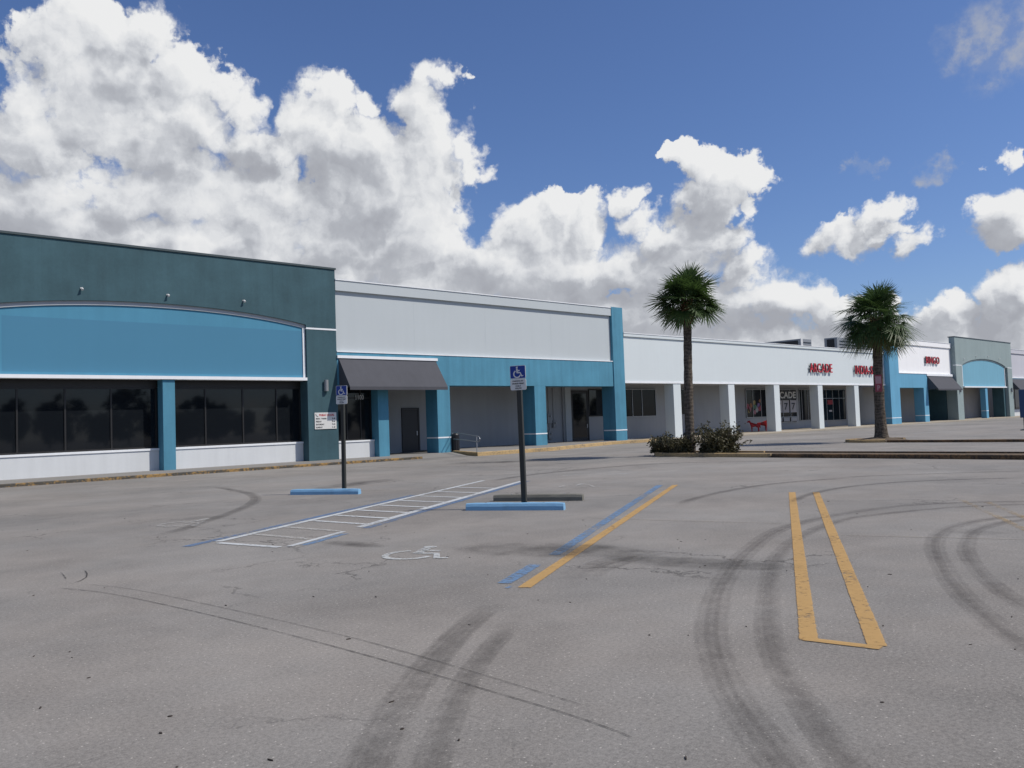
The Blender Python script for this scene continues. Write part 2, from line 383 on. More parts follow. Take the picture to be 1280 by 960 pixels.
line('pavement_seam', 'seam', (10.22, 5.19), (11.2, 2.9), .05, .0056, 'pale seam across the right hand stall')
line('pavement_seam', 'seam', (9.6, 22.2), (12.05, 16.7), .05, .0056, 'pale yellowish seam behind the left stop')
# hatched access aisle
DS = Vector((.866, .5)); DN = Vector((.5, -.866))
hl0, hl1 = Vector((4.86, 11.92)), Vector((15.0, 17.75)); hr0, hr1 = Vector((5.27, 10.50)), Vector((15.3, 16.50))
line('painted_line', 'phatch', hl0, hl1, .17, .0072, 'white left edge line of the hatched access aisle')
line('painted_line', 'phatch', hr0 + DS * .0, hr0 + DS * 1.7, .13, .0072, 'worn near end of the right aisle edge line')
line('painted_line', 'phatch', hr0 + DS * 2.0, hr1, .19, .0072, 'white right edge line of the hatched access aisle')
line('painted_line', 'phatch', hl0, hr0, .15, .0076, 'white foot line closing the hatched access aisle')
line('painted_line', 'pbluefaint', hl0 - DN * .16 - DS * .5, hl0 - DN * .16 + DS * 7.4, .20, .0066, 'faded blue line left of the hatched aisle')
line('painted_line', 'pblue', hr0 + DN * .15 + DS * .1, hr0 + DN * .15 + DS * 1.5, .16, .0066, 'blue remnant at the near end of the aisle')
line('painted_line', 'pbluefaint', hr0 + DN * .17 + DS * 1.9, hr1 + DN * .17, .20, .0066, 'faded blue line right of the hatched aisle')
hatch = [(hl0 + DS * t_) for t_ in (.9, 1.75, 2.6, 3.4, 4.25, 5.15, 6.1, 7.1, 8.2, 9.4)]
for i, q in enumerate(hatch):
    e = hr0 + DS * ((q - hl0).dot(DS) - .15)
    line('painted_line', 'phatch' if i > 1 else 'pwhitefaint', q, e, .15, .0080, 'first second third fourth fifth sixth seventh eighth ninth tenth'.split()[i] + ' white cross bar of the hatched aisle counted from its near end')
# wheelchair symbols on the ground
def wheelchair(mb, u0, v0, sc, put, z, wline=.075):
    """generic access symbol: head, back, seat, leg with foot, wheel arc; u right, v up in units of its height"""
    def seg(pts, w):
        P = [Vector(q) for q in pts]; L = []; 
        for i, q in enumerate(P):
            d = (P[min(i + 1, len(P) - 1)] - P[max(0, i - 1)]).normalized(); n = Vector((-d.y, d.x)) * w / 2
            L.append((q + n, q - n))
        v = []; f = []
        for a, b in L: v += [put(u0 + a.x * sc, v0 + a.y * sc, z), put(u0 + b.x * sc, v0 + b.y * sc, z)]
        for i in range(len(L) - 1): f.append((2 * i, 2 * i + 1, 2 * i + 3, 2 * i + 2))
        mb.add(v, f)
    n = 14; mb.add([put(u0 + (.40 + .09 * c_(2 * math.pi * i / n)) * sc, v0 + (.90 + .09 * s_(2 * math.pi * i / n)) * sc, z) for i in range(n)], [tuple(range(n))])
    seg([(.40, .79), (.42, .60), (.44, .42)], wline * 1.5)
    seg([(.42, .63), (.66, .63)], wline); seg([(.42, .44), (.70, .44), (.84, .12), (.97, .17)], wline)
    seg([(.40 + .31 * c_(R(a)), .32 + .31 * s_(R(a))) for a in range(115, 351, 12)], wline)
def ground_symbol(cx, cy, h_, mat, label, z):
    mb = MB(); wheelchair(mb, -h_ * .5, -h_ * .5, h_, lambda a, b, zz: (cx + DN.x * a * .95 + DS.x * b, cy + DN.y * a * .95 + DS.y * b, zz), z, .085)
    struct(mb.build('painted_symbol', MT[mat]), label)
ground_symbol(6.16, 8.52, 1.05, 'pwhite', 'white wheelchair symbol on the stall before the right blue stop', .0084)
ground_symbol(5.72, 14.95, 1.12, 'pwhitefaint', 'worn wheelchair symbol on the stall before the left blue stop', .0084)
ground_symbol(14.8, 13.85, 1.2, 'pwhitefaint', 'worn white symbol beyond the concrete stop', .0084)
line('painted_line', 'pwhite', (17.2, 17.0), (18.6, 15.4), .10, .0060, 'short white line on the lane beyond the stops')
FORCE.clear()

# scattered twigs and leaf bits on the asphalt
mb = MB(); rg = random.Random(5)
for i in range(95):
    r_ = rg.uniform(2.6, 18); a = YAW + R(rg.uniform(-34, 34)); x = r_ * c_(a); y = r_ * s_(a); an = rg.uniform(0, 6.3)
    l = rg.uniform(.006, .022) ; w = rg.uniform(.003, .007); hgt = rg.uniform(.004, .008)
    d = Vector((c_(an), s_(an))); n = Vector((-d.y, d.x))
    q = [Vector((x, y)) + d * l * a_ + n * w * b_ for a_, b_ in ((-1, 0), (-.3, .9), (.6, .7), (1, 0), (.5, -.8), (-.4, -.7))]
    mb.slab([(k.x, k.y) for k in q], .001 + .0245 * (0), hgt)
tag(mb.build('litter', plain('dry_leaf_bits', (.045, .035, .028), .9)), 'small dark twigs and leaf bits scattered on the asphalt', None, None, 'stuff')

# sidewalk and kerbs
ZS = .11
def profile_strip(mb, pts, w, z0, z1):
    """kerb of width w lying to the left of the polyline"""
    P = [Vector(q) for q in pts]; O = []
    for i, q in enumerate(P):
        d = (P[min(i + 1, len(P) - 1)] - P[max(0, i - 1)]).normalized(); O.append(q + Vector((-d.y, d.x)) * w)
    v = []; f = []
    for q, o in zip(P, O): v += [(q.x, q.y, z0), (q.x, q.y, z1 - .02), (q.x + (o.x - q.x) * .15, q.y + (o.y - q.y) * .15, z1), (o.x, o.y, z1), (o.x, o.y, z0)]
    for i in range(len(P) - 1):
        for k in range(4): f.append((i * 5 + k, (i + 1) * 5 + k, (i + 1) * 5 + k + 1, i * 5 + k + 1))
    f += [(4, 3, 2, 1, 0), tuple(len(P) * 5 - 5 + k for k in range(5))]
    mb.add(v, f)
def densify(pts, st=.6):
    out = []
    for a, b in zip(pts[:-1], pts[1:]):
        a = Vector(a); b = Vector(b); n = max(1, int((b - a).length / st))
        out += [a.lerp(b, i / n) for i in range(n)]
    return out + [Vector(pts[-1])]
YB = 39.05
mb = MB(); mb.slab([(-40, 32.57), (23.5, 32.57), (23.5, YB), (-40, YB)], 0, ZS)
struct(mb.build('sidewalk', MT['walk']), 'grey concrete sidewalk under the teal store front')
mb = MB(); mb.add([(23.5, 32.5, .006), (26.35, 32.5, .006), (27.66, 35.2, ZS), (23.5, 35.2, ZS)], [(0, 1, 2, 3)])
mb.add([(23.5, 35.2, ZS), (27.66, 35.2, ZS), (27.66, YB, ZS), (23.5, YB, ZS)], [(0, 1, 2, 3)])
struct(mb.build('sidewalk_ramp', MT['walk']), 'flush concrete ramp before the awning')
bump_out = [(27.6, 35.3), (26.0, 31.25), (31.4, 31.4), (35.0, 32.7), (39.2, 34.0), (44.0, 33.9)]
mb = MB(); mb.slab([(27.66, YB), (27.68, 35.3), (26.17, 31.42), (31.4, 31.57), (35.0, 32.87), (39.2, 34.16), (44.0, 34.06), (44.0, YB)], 0, .175)
struct(mb.build('sidewalk', MT['walk']), 'concrete sidewalk bulging out behind the tan kerb')
mb = MB(); mb.slab([(44.0, 34.06), (160, 34.06), (160, YB), (44.0, YB)], 0, ZS)
struct(mb.build('sidewalk', MT['walktan']), 'tan sidewalk along the arcade and bingo fronts')
mb = MB(); profile_strip(mb, densify([(-40, 32.4), (23.5, 32.4)]), .17, 0, ZS + .004)
tag(mb.build('kerb', MT['kerbworn']), 'long kerb with worn yellow paint before the teal store', 'kerb')
mb = MB(); profile_strip(mb, densify(bump_out), .17, 0, .19)
tag(mb.build('kerb', MT['kerbtan']), 'tan yellow kerb curving out beside the handrail', 'kerb')
mb = MB(); profile_strip(mb, densify([(44.0, 33.9), (160, 33.9)], 2), .17, 0, ZS + .004)
tag(mb.build('kerb', MT['walktan']), 'pale kerb along the sidewalk of the arcade', 'kerb')

# planting islands
def ring(pts, w, z1, mat, label, split=None):
    mb = MB(); profile_strip(mb, pts + [pts[0]], w, 0, z1); return tag(mb.build('kerb', mat), label, 'kerb')
def cap(cx, cy, r, a0, a1, n=12): return [Vector((cx + r * c_(R(a0 + (a1 - a0) * i / n)), cy + r * s_(R(a0 + (a1 - a0) * i / n)))) for i in range(n + 1)]
ISX, ISR, ISY = 27.95, .95, 20.7
tan_part = [Vector((ISX + ISR, 17.2))] + cap(ISX, ISY, ISR, 0, 180, 14) + densify([(ISX - ISR, ISY - .4), (ISX - ISR, 15.9)])
mb = MB(); profile_strip(mb, tan_part, .16, 0, .15)
tag(mb.build('kerb', MT['kerbtan']), 'tan yellow kerb round the end of the shrub island', 'kerb')
brown = densify([(ISX - ISR, 15.85), (ISX - ISR, -30)])
mb = MB(); profile_strip(mb, brown, .16, 0, .14); profile_strip(mb, densify([(ISX + ISR, -30), (ISX + ISR, 17.15)]), .16, 0, .14)
tag(mb.build('kerb', MT['kerbbrown']), 'long brown worn kerb of the narrow island', 'kerb')
mb = MB(); mb.slab([(ISX - ISR + .15, -30)] + [(ISX + ISR - .15, -30)] + [(q.x, q.y) for q in cap(ISX, ISY, ISR - .15, 0, 180, 14)], 0, .09)
struct(mb.build('island_soil', MT['soil']), 'dry soil strip of the narrow shrub island')
mb = MB(); profile_strip(mb, cap(41.35, 18.3, 1.55, -30, 215, 22), .16, 0, .14)
tag(mb.build('kerb', MT['kerbtan']), 'rounded pale kerb round the bare palm island', 'kerb')
mb = MB(); profile_strip(mb, densify([(40.0, 17.3), (39.75, 15), (39.6, -25)]), .16, 0, .12)
tag(mb.build('kerb', MT['kerbbrown']), 'dark weathered kerb running right from the bare palm', 'kerb')
mb = MB(); v = []; f = []; n = 20
for k, (r_, z) in enumerate(((1.42, .06), (.9, .13), (.4, .2), (.0, .22))):
    for i in range(n): v.append((41.35 + r_ * c_(2 * math.pi * i / n), 18.3 + r_ * s_(2 * math.pi * i / n), z + rg.uniform(-.02, .02)))
for k in range(3):
    for i in range(n): f.append((k * n + i, k * n + (i + 1) % n, (k + 1) * n + (i + 1) % n, (k + 1) * n + i))
mb.add(v, f); struct(mb.build('island_soil', MT['soil'], smooth=True), 'mound of dry soil under the bare palm')
# ------------------------------------------------------------------ buildings
Y0 = 35.3
def window(parent, x0, x1, z0, z1, y, mull=(), fm='frame', pm='glass', fw_=.06, rails=(), name='window'):
    mb = MB()
    mb.box(x0, x0 + fw_, y, y + .1, z0, z1); mb.box(x1 - fw_, x1, y, y + .1, z0, z1)
    mb.box(x0 + fw_, x1 - fw_, y, y + .1, z0, z0 + fw_); mb.box(x0 + fw_, x1 - fw_, y, y + .1, z1 - fw_, z1)
    for q in mull: mb.box(q - fw_ * .45, q + fw_ * .45, y + .004, y + .1, z0 + fw_, z1 - fw_)
    for q in rails: mb.box(x0 + fw_, x1 - fw_, y + .008, y + .1, q - .025, q + .025)
    w = mb.build(name, MT[fm], parent)
    p = MB(); p.box(x0 + fw_ - .005, x1 - fw_ + .005, y + .045, y + .06, z0 + fw_ - .005, z1 - fw_ + .005); p.build('pane', MT[pm], w)
    return w
def column(parent, x0, x1, y0, y1, z1, mat, band=None, bandmat='trim'):
    mb = MB(); mb.box(x0, x1, y0, y1, ZS - .02, z1); c = mb.build('column', MT[mat], parent, bevel=.012)
    if band:
        b = MB(); e = .012; b.box(x0 - e, x1 + e, y0 - e, y1 - .05, band - .035, band + .035); b.build('band', MT[bandmat], c)
    return c
def awning(parent, x0, x1, zt, zb, yf, yw, val=.16):
    """shed awning of stretched fabric, closed ends, straight valance"""
    mb = MB()
    v = [(x0, yw, zt), (x1, yw, zt), (x0, yf, zb + val), (x1, yf, zb + val), (x0, yf, zb), (x1, yf, zb), (x0, yw, zb + val), (x1, yw, zb + val)]
    mb.add(v, [(0, 2, 3, 1), (2, 4, 5, 3), (0, 6, 2), (1, 3, 7)])
    a = mb.build('awning', MT['awning'], parent)
    for q in (x0 + .03, (2 * x0 + x1) / 3, (x0 + 2 * x1) / 3, x1 - .03):
        fr = MB(); fr.tube([(q, yw - .02, zt - .06), (q, yf + .03, zb + val - .03), (q, yw - .02, zb + val - .02)], .018, 6); fr.build('frame_bar', MT['steel'], a)
    return a
def joint(mb, x, z0, z1, y): mb.box(x - .008, x + .008, y - .003, y + .01, z0, z1)

def arch_z(x, c, hw, zs, rise): u = max(-1, min(1, (x - c) / hw)); return zs + rise * (math.sqrt(max(0, 1.9 - u * u)) - math.sqrt(.9)) / (math.sqrt(1.9) - math.sqrt(.9))
def arched_front(name, label, x0, x1, yf, ztop, c, hw, zs, rise, zb, mats, pier_l, pier_r, mid, mid_mat, winy, wz, knee_z, windows, lines_z):
    teal, panel, patch = mats
    B = empty(name, (x0, yf, 0), label, 'building')
    # fascia with arched lower edge
    xs = [c - hw + 2 * hw * i / 28 for i in range(29)]
    mb = MB()
    top = [(x0, ztop), (x1, ztop)]
    poly = [(x0, ztop), (x0, lines_z)] + [(c - hw, lines_z)] + [(x, arch_z(x, c, hw, zs, rise)) for x in xs] + [(c + hw, lines_z), (x1, lines_z), (x1, ztop)]
    v = []; f = []
    cols = [(x0, lines_z), (c - hw - .001, lines_z)] + [(x, arch_z(x, c, hw, zs, rise)) for x in xs] + [(c + hw + .001, lines_z), (x1, lines_z)]
    for x, z in cols: v += [(x, yf, z), (x, yf, ztop), (x, yf + .6, z), (x, yf + .6, ztop)]
    for i in range(len(cols) - 1):
        a = 4 * i; b = a + 4; f += [(a, b, b + 1, a + 1), (a + 2, a + 3, b + 3, b + 2), (a, a + 2, b + 2, b), (a + 1, b + 1, b + 3, a + 3)]
    f += [(0, 1, 3, 2), (len(v) - 4, len(v) - 2, len(v) - 1, len(v) - 3)]
    mb.add(v, f); mb.build('wall', MT[teal], B)
    mb = MB(); mb.box(x0 - .05, x1 + .05, yf - .05, yf + .7, ztop + .002, ztop + .09); mb.build('coping', MT['coping'] if teal == 'teal' else MT['coping'], B)
    # recessed sign panel
    zp = zb + .14
    yp = yf + .15
    mb = MB(); v = []; f = []
    for x in xs: v += [(x, yp, zp), (x, yp, arch_z(x, c, hw, zs, rise) + .05), (x, yp + .2, zp), (x, yp + .2, arch_z(x, c, hw, zs, rise) + .05)]
    for i in range(len(xs) - 1):
        a = 4 * i; b = a + 4; f += [(a, b, b + 1, a + 1), (a + 2, a + 3, b + 3, b + 2), (a, a + 2, b + 2, b)]
    mb.add(v, f); pn = mb.build('sign_panel', MT[panel], B)
    if patch:
        p2 = MB(); p2.box(c - hw + .9, c + hw - .12, yp - .003, yp + .01, zp + .12, zs - .30); p2.build('repainted_patch', MT[patch], pn)
    mb = MB(); v = []; f = []
    for x in xs:
        z = arch_z(x, c, hw, zs, rise); v += [(x, yp - .05, z - .17), (x, yp - .05, z + .02), (x, yp + .01, z - .17), (x, yp + .01, z + .02)]
    for i in range(len(xs) - 1):
        a = 4 * i; b = a + 4; f += [(a, b, b + 1, a + 1), (a, a + 2, b + 2, b)]
    mb.add(v, f); mb.build('arch_trim', MT['greytrim' if teal == 'teal' else teal], pn)
    mb = MB()
    for xx in (c - hw, c + hw - .13): mb.box(xx + .004, xx + .126, yp - .045, yp + .01, zp, zs - .16)
    mb.box(c - hw, c + hw - .02, yf - .07, yf + .5, zb, zp - .002); mb.build('panel_trim', MT['trim'], pn)
    # piers
    for (a, b) in (pier_l, pier_r):
        mb = MB(); mb.box(a, b, yf + .004, yf + 1.15, ZS - .02, lines_z - .002); p = mb.build('pier', MT[teal], B)
        l = MB(); l.box(a - .012, b + .012, yf - .012, yf + .3, lines_z - .05, lines_z + .03); l.build('band', MT['trim'], p)
    column(B, mid[0], mid[1], yf + .02, yf + .62, zb - .004, mid_mat, None if windows else 1.0)
    # shop front
    if windows:
        for (a, b, mull) in windows:
            window(B, a, b, knee_z, wz, winy, mull, fw_=.07)
            mb = MB(); mb.box(a, b, winy - .16, winy + .25, ZS - .01, knee_z - .09); k = mb.build('knee_wall', MT['knee'], B)
            s = MB(); s.box(a - .01, b + .01, winy - .2, winy + .06, knee_z - .088, knee_z - .002); s.build('sill', MT['trim'], k)
        mb = MB(); mb.box(pier_l[1], pier_r[0], winy - .02, winy + .3, wz + .002, zb - .002); mb.build('lintel', MT['frame'], B)
    mb = MB(); mb.box(pier_l[1], pier_r[0], yf + .62, (winy if windows else YB), zb + .3, zb + .35); mb.build('soffit', MT['ceiling'], B)
    return B

A = arched_front('anchor_store', 'dark teal store front with wide arched blue sign panel and dark windows', 4.2, 20.65, Y0, 9.36, 12.35, 6.68, 6.58, .54, 3.92,
    ('teal', 'signblue', 'patch'), (4.2, 5.67), (19.05, 20.65), (12.36, 12.87), 'blue', Y0 + .72, 3.62, 1.04,
    [(5.67, 12.36, (7.16, 8.83, 10.54)), (12.87, 19.05, (14.44, 16.17, 17.81))], 6.42)
mb = MB(); mb.box(4.21, 20.64, Y0 + 1.3, 75, .02, 8.4); mb.build('wall', MT['teal'], A)
for x in (7.9, 17.4): mb = MB(); joint(mb, x, 7.2, 9.3, Y0); mb.build('control_joint', MT['teal'], A)
# neighbouring wing to the left, out of the photograph
Lw = empty('left_wing', (-20, Y0, 0), 'pale wing of the plaza left of the teal store', 'building')
mb = MB(); mb.box(-40, 4.15, Y0 + .3, 75, 0, 8.3); mb.build('wall', MT['wallgrey'], Lw)
mb = MB(); mb.box(-40, 4.14, Y0 + .2, Y0 + .29, 7.8, 8.36); mb.build('cornice', MT['trim'], Lw)

# ---- white store with blue beam
Bd = empty('corner_store', (20.65, Y0, 0), 'grey white store with blue beam, blue columns and long porch', 'building')
mb = MB(); mb.box(20.655, 41.1, Y0 + .12, Y0 + .6, 5.335, 8.86); mb.build('wall', MT['wallgrey'], Bd)
mb = MB(); mb.box(20.655, 41.1, Y0 - .02, Y0 + .118, 8.36, 8.87); cn = mb.build('cornice', MT['wallgrey'], Bd)
mb = MB(); mb.box(20.655, 41.1, Y0 - .06, Y0 + .65, 8.872, 8.92); mb.build('coping', MT['trim'], cn)
for x in (25.4, 30.35, 35.6): mb = MB(); joint(mb, x, 5.4, 8.35, Y0 + .12); mb.build('control_joint', MT['wallgrey'], Bd)
mb = MB(); mb.box(20.655, 41.1, Y0, Y0 + 1.05, 3.72, 5.33); mb.build('beam', MT['blue'], Bd)
mb = MB(); mb.box(20.655, 41.1, Y0 - .03, Y0 + .118, 5.333, 5.385); mb.build('ledge', MT['trim'], Bd)
mb = MB(); mb.box(20.66, 26.75, Y0 - .07, Y0 - .004, 5.03, 5.17) ; mb.build('awning_board', MT['trim'], Bd)
awning(Bd, 20.75, 26.65, 5.02, 3.43, 34.3, Y0 - .01)
for a, b in ((22.95, 23.58), (26.68, 27.55), (33.92, 34.86)):
    column(Bd, a, b, Y0 + .002, Y0 + 1.05, 3.717, 'blue', None if a < 24 else (.92 if a < 30 else .87))
column(Bd, 41.12, 42.22, Y0 - .06, Y0 + 1.05, 8.95, 'blue', .85)
window(Bd, 20.68, 22.93, .98, 3.74, Y0 + .6, (21.5, 22.3), fw_=.06, rails=(3.1,))
mb = MB(); mb.box(20.66, 22.94, Y0 + .42, Y0 + .8, ZS - .01, .9); k = mb.build('knee_wall', MT['knee'], Bd)
mb = MB(); mb.box(20.66, 22.94, Y0 + .38, Y0 + .66, .902, .978); mb.build('sill', MT['trim'], k)
mb = MB(); text_into(mb, '1100', 22.02, 3.02, .46, .24, Y0 + .585, .012); mb.build('street_number', MT['white'], Bd)
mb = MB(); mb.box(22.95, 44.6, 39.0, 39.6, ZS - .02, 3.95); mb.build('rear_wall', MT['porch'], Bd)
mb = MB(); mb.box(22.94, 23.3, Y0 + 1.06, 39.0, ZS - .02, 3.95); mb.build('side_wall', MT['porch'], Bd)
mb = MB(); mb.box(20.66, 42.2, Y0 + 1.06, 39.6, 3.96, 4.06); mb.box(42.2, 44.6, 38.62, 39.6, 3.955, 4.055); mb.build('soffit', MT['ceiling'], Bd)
mb = MB(); mb.box(20.66, 42.2, 39.62, 75, .02, 7.9); mb.build('roof', MT['roof'], Bd)
def door(parent, x0, x1, z1, y, mat='door', glassy=False):
    mb = MB(); mb.box(x0 - .09, x0, y - .05, y + .05, ZS, z1 + .09); mb.box(x1, x1 + .09, y - .05, y + .05, ZS, z1 + .09); mb.box(x0, x1, y - .05, y + .05, z1, z1 + .09)
    mb.box(x0, x1, y - .02, y + .04, ZS + .01, z1 - .004)
    d = mb.build('door', MT[mat], parent)
    if glassy:
        p = MB(); p.box(x0 + .12, x1 - .12, y - .03, y - .022, ZS + .3, z1 - .12); p.build('pane', MT['glass'], d)
    h = MB(); h.box(x1 - .14, x1 - .08, y - .07, y - .021, 1.05, 1.3); h.build('handle', MT['steel'], d)
    return d
door(Bd, 26.98, 28.02, 2.55, 38.99)
d2 = door(Bd, 40.92, 42.5, 3.55, 38.99, glassy=True)
mb = MB(); mb.box(40.25, 40.8, 38.9, 38.995, ZS, 3.9); mb.build('pilaster', MT['wallgrey'], Bd)
window(Bd, 42.64, 44.4, 1.82, 3.72, 38.92, (), fw_=.06)
# ---- arcade wing
Cd = empty('arcade_store', (42.22, Y0, 0), 'long low white arcade front with square white columns', 'building')
CX0, CX1 = 42.225, 81.9
mb = MB(); mb.box(CX0, CX1, Y0, Y0 + .5, 3.95, 7.2); mb.build('wall', MT['wallwhite'], Cd)
mb = MB(); mb.box(CX0, CX1, Y0 - .09, Y0 - .002, 7.06, 7.26); cn = mb.build('cornice', MT['wallwhite'], Cd)
mb = MB(); mb.box(CX0, CX1, Y0 - .12, Y0 + .55, 7.262, 7.31); mb.build('coping', MT['trim'], cn)
mb = MB(); mb.box(CX0, CX1, Y0 - .035, Y0 - .002, 3.94, 4.08); mb.build('drip_edge', MT['trim'], Cd)
for c in (47.95, 54.82, 61.45, 68.75, 75.7): column(Cd, c - .43, c + .43, Y0 + .003, Y0 + .80, 3.948, 'wallwhite')
mb = MB(); mb.box(CX0, CX1, Y0 + .52, 38.6, 4.0, 4.1); mb.build('soffit', MT['ceiling'], Cd)
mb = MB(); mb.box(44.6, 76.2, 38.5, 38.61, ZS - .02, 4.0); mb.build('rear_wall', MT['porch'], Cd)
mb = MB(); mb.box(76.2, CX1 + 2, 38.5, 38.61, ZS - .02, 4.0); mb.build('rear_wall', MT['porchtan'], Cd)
mb = MB(); mb.box(44.6, CX1, 38.65, 75, .02, 6.7); mb.build('roof', MT['roof'], Cd)
Yw = 38.40
window(Cd, 44.75, 49.5, 1.68, 3.72, Yw, (45.55, 46.75, 47.85), 'alu', 'glassb', .05)
window(Cd, 52.5, 53.8, 1.70, 3.72, Yw, (), 'alu', 'glassb', .05)
wpost = window(Cd, 61.8, 65.5, 1.28, 3.72, Yw, (62.85, 64.15), 'alu', 'glassb', .05)
def poster(parent, x0, x1, z0, z1, y, mat, text=None, tm='ink', pad=.12):
    mb = MB(); mb.box(x0, x1, y, y + .012, z0, z1); p = mb.build('poster', mat, parent)
    if text:
        t_ = MB(); text_into(t_, text, x0 + pad, z0 + pad, (x1 - x0) - 2 * pad, (z1 - z0) - 2 * pad, y - .006, .006, .02); t_.build('lettering', MT[tm], p)
    return p
# bunch of colourful stickers in the window
rg2 = random.Random(3)
stk = [('red_sticker', (.26, .05, .07)), ('pink_sticker', (.30, .13, .16)), ('orange_sticker', (.26, .12, .05)), ('yellow_sticker', (.26, .2, .07)), ('green_sticker', (.07, .16, .10)), ('white_sticker', (.3, .3, .3)), ('violet_sticker', (.18, .12, .26))]
for i, (x, z, s) in enumerate(((62.05, 2.25, .26), (62.35, 2.05, .22), (62.55, 2.35, .2), (63.05, 2.55, .22), (63.2, 2.2, .26), (63.45, 1.95, .24), (63.75, 2.35, .22), (63.9, 2.05, .28), (63.1, 1.75, .2), (64.0, 2.7, .16), (62.2, 1.85, .16))):
    nm, cc = stk[i % 7]
    m_ = bpy.data.materials.get(nm) or plain(nm, cc, .6, var=.35)
    q = MB(); n = 9; q.prism([(x + s * (1 + .3 * rg2.uniform(-1, 1)) * c_(2 * math.pi * k / n), z + s * (1 + .3 * rg2.uniform(-1, 1)) * s_(2 * math.pi * k / n)) for k in range(n)], Yw + .026, Yw + .034)
    q.build('sticker', m_, wpost)
wa = window(Cd, 65.6, 70.25, .72, 3.72, Yw, (67.8, 69.1), 'alu', 'glassb', .05, rails=(1.22,))
poster(wa, 65.65, 70.18, 2.78, 3.62, Yw - .03, plain('black_banner', (.03, .03, .035), .6), 'ARCADE', 'plate', .12)
paper = plain('white_paper', (.42, .41, .43), .7, var=.06)
for k in range(3): poster(wa, 66.4 + 1.3 * k, 67.6 + 1.3 * k - (.1 if k else 0), 1.62, 2.72, Yw - .03, paper, '7', 'ink', .24)
for k in range(3): poster(wa, 66.45 + 1.3 * k, 67.5 + 1.3 * k, .82, 1.17, Yw - .03, plain('pale_panel', (.36, .37, .39), .6))
window(Cd, 70.75, 73.1, .82, 3.72, Yw, (71.2, 72.3), 'alu', 'glassb', .05)
wd = window(Cd, 74.4, 79.9, .68, 3.72, Yw, (75.95, 77.2, 78.5), 'alu', 'glassb', .06, rails=(2.85,))
poster(wd, 76.05, 77.1, 2.25, 2.7, Yw - .02, plain('red_poster', (.28, .02, .03), .6, var=.4))
poster(wd, 76.3, 76.9, 1.55, 1.72, Yw - .02, paper)
for a, b in ((58.9, 60.0),): poster(Cd, a, b, 2.2, 3.3, 38.47, plain('grey_mural', (.24, .25, .27), .7, var=.7))

# ---- bingo store
Dd = empty('bingo_store', (81.9, Y0, 0), 'bright white store with sky blue beam and columns', 'building')
column(Dd, 81.92, 84.1, Y0 - .5, Y0 + .9, 8.6, 'skyblue', .72)
mb = MB(); mb.box(84.1, 99.6, Y0 + .12, Y0 + .6, 5.21, 8.72); mb.build('wall', MT['wallbright'], Dd)
mb = MB(); mb.box(84.1, 99.6, Y0 - .0, Y0 + .118, 8.22, 8.73); cn = mb.build('cornice', MT['wallbright'], Dd)
mb = MB(); mb.box(84.1, 99.6, Y0 - .04, Y0 + .65, 8.732, 8.78); mb.build('coping', MT['trim'], cn)
mb = MB(); mb.box(84.1, 99.6, Y0, Y0 + 1.05, 3.74, 5.2); mb.build('beam', MT['skyblue'], Dd)
mb = MB(); mb.box(84.1, 99.6, Y0 - .04, Y0 + .118, 5.203, 5.28); mb.build('ledge', MT['trim'], Dd)
mb = MB(); mb.box(92.2, 99.5, Y0 - .08, Y0 - .004, 5.02, 5.22); mb.build('awning_board', MT['trim'], Dd)
awning(Dd, 92.4, 99.3, 5.0, 3.42, 34.22, Y0 - .01)
column(Dd, 91.3, 92.45, Y0 + .002, Y0 + 1.05, 3.737, 'skyblue', .8)
mb = MB(); mb.box(83.9, 99.6, Y0 + 1.06, 38.6, 3.96, 4.06); mb.build('soffit', MT['ceiling'], Dd)
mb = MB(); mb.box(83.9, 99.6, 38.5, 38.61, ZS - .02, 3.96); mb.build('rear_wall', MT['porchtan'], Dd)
mb = MB(); mb.box(82, 99.6, 38.65, 75, .02, 7.9); mb.build('roof', MT['roof'], Dd)

# ---- sage arched front
E_ = arched_front('sage_store', 'pale sage green front with arched light blue panel', 99.62, 118.7, Y0 - .4, 9.5, 109.0, 7.25, 6.45, .78, 3.78,
    ('sage', 'signblue_b', None), (99.62, 101.4), (117.0, 118.7), (108.6, 109.35), 'skyblue', 38.4, 3.6, 1.0, None, 6.32)
mb = MB(); mb.box(99.64, 118.68, 38.5, 75, .02, 8.6); mb.build('wall', MT['porchtan'], E_)
mb = MB(); mb.box(99.63, 99.9, Y0 + .8, 38.5, .1, 4.1); mb.build('side_wall', MT['teal'], E_)
mb = MB(); mb.box(116.3, 117.0, Y0 + .0, Y0 + 1.3, .1, 3.9); mb.build('reveal', MT['teal'], E_)
door(E_, 102.2, 103.6, 3.4, 38.48, glassy=True)
# ---- last store at the right
Fd = empty('end_store', (118.72, Y0, 0), 'lilac grey store at the far end with charcoal awning', 'building')
mb = MB(); mb.box(118.74, 160, Y0 + .12, Y0 + .6, 5.2, 8.8); mb.build('wall', MT['walllilac'], Fd)
mb = MB(); mb.box(118.74, 160, Y0, Y0 + .118, 8.3, 8.82); mb.build('cornice', MT['walllilac'], Fd)
mb = MB(); mb.box(118.74, 160, Y0 - .04, Y0 + .65, 8.822, 8.87); mb.build('coping', MT['trim'], Fd)
mb = MB(); mb.box(118.74, 160, Y0, Y0 + 1.05, 3.74, 5.05); mb.build('beam', MT['skyblue'], Fd)
mb = MB(); mb.box(118.74, 160, Y0 - .05, Y0 + .118, 5.055, 5.2); mb.build('ledge', MT['trim'], Fd)
awning(Fd, 119.0, 126.5, 4.95, 3.4, 34.2, Y0 - .01)
mb = MB(); mb.box(118.74, 160, Y0 + .8, Y0 + 1.2, .1, .95); mb.build('knee_wall', MT['knee'], Fd)
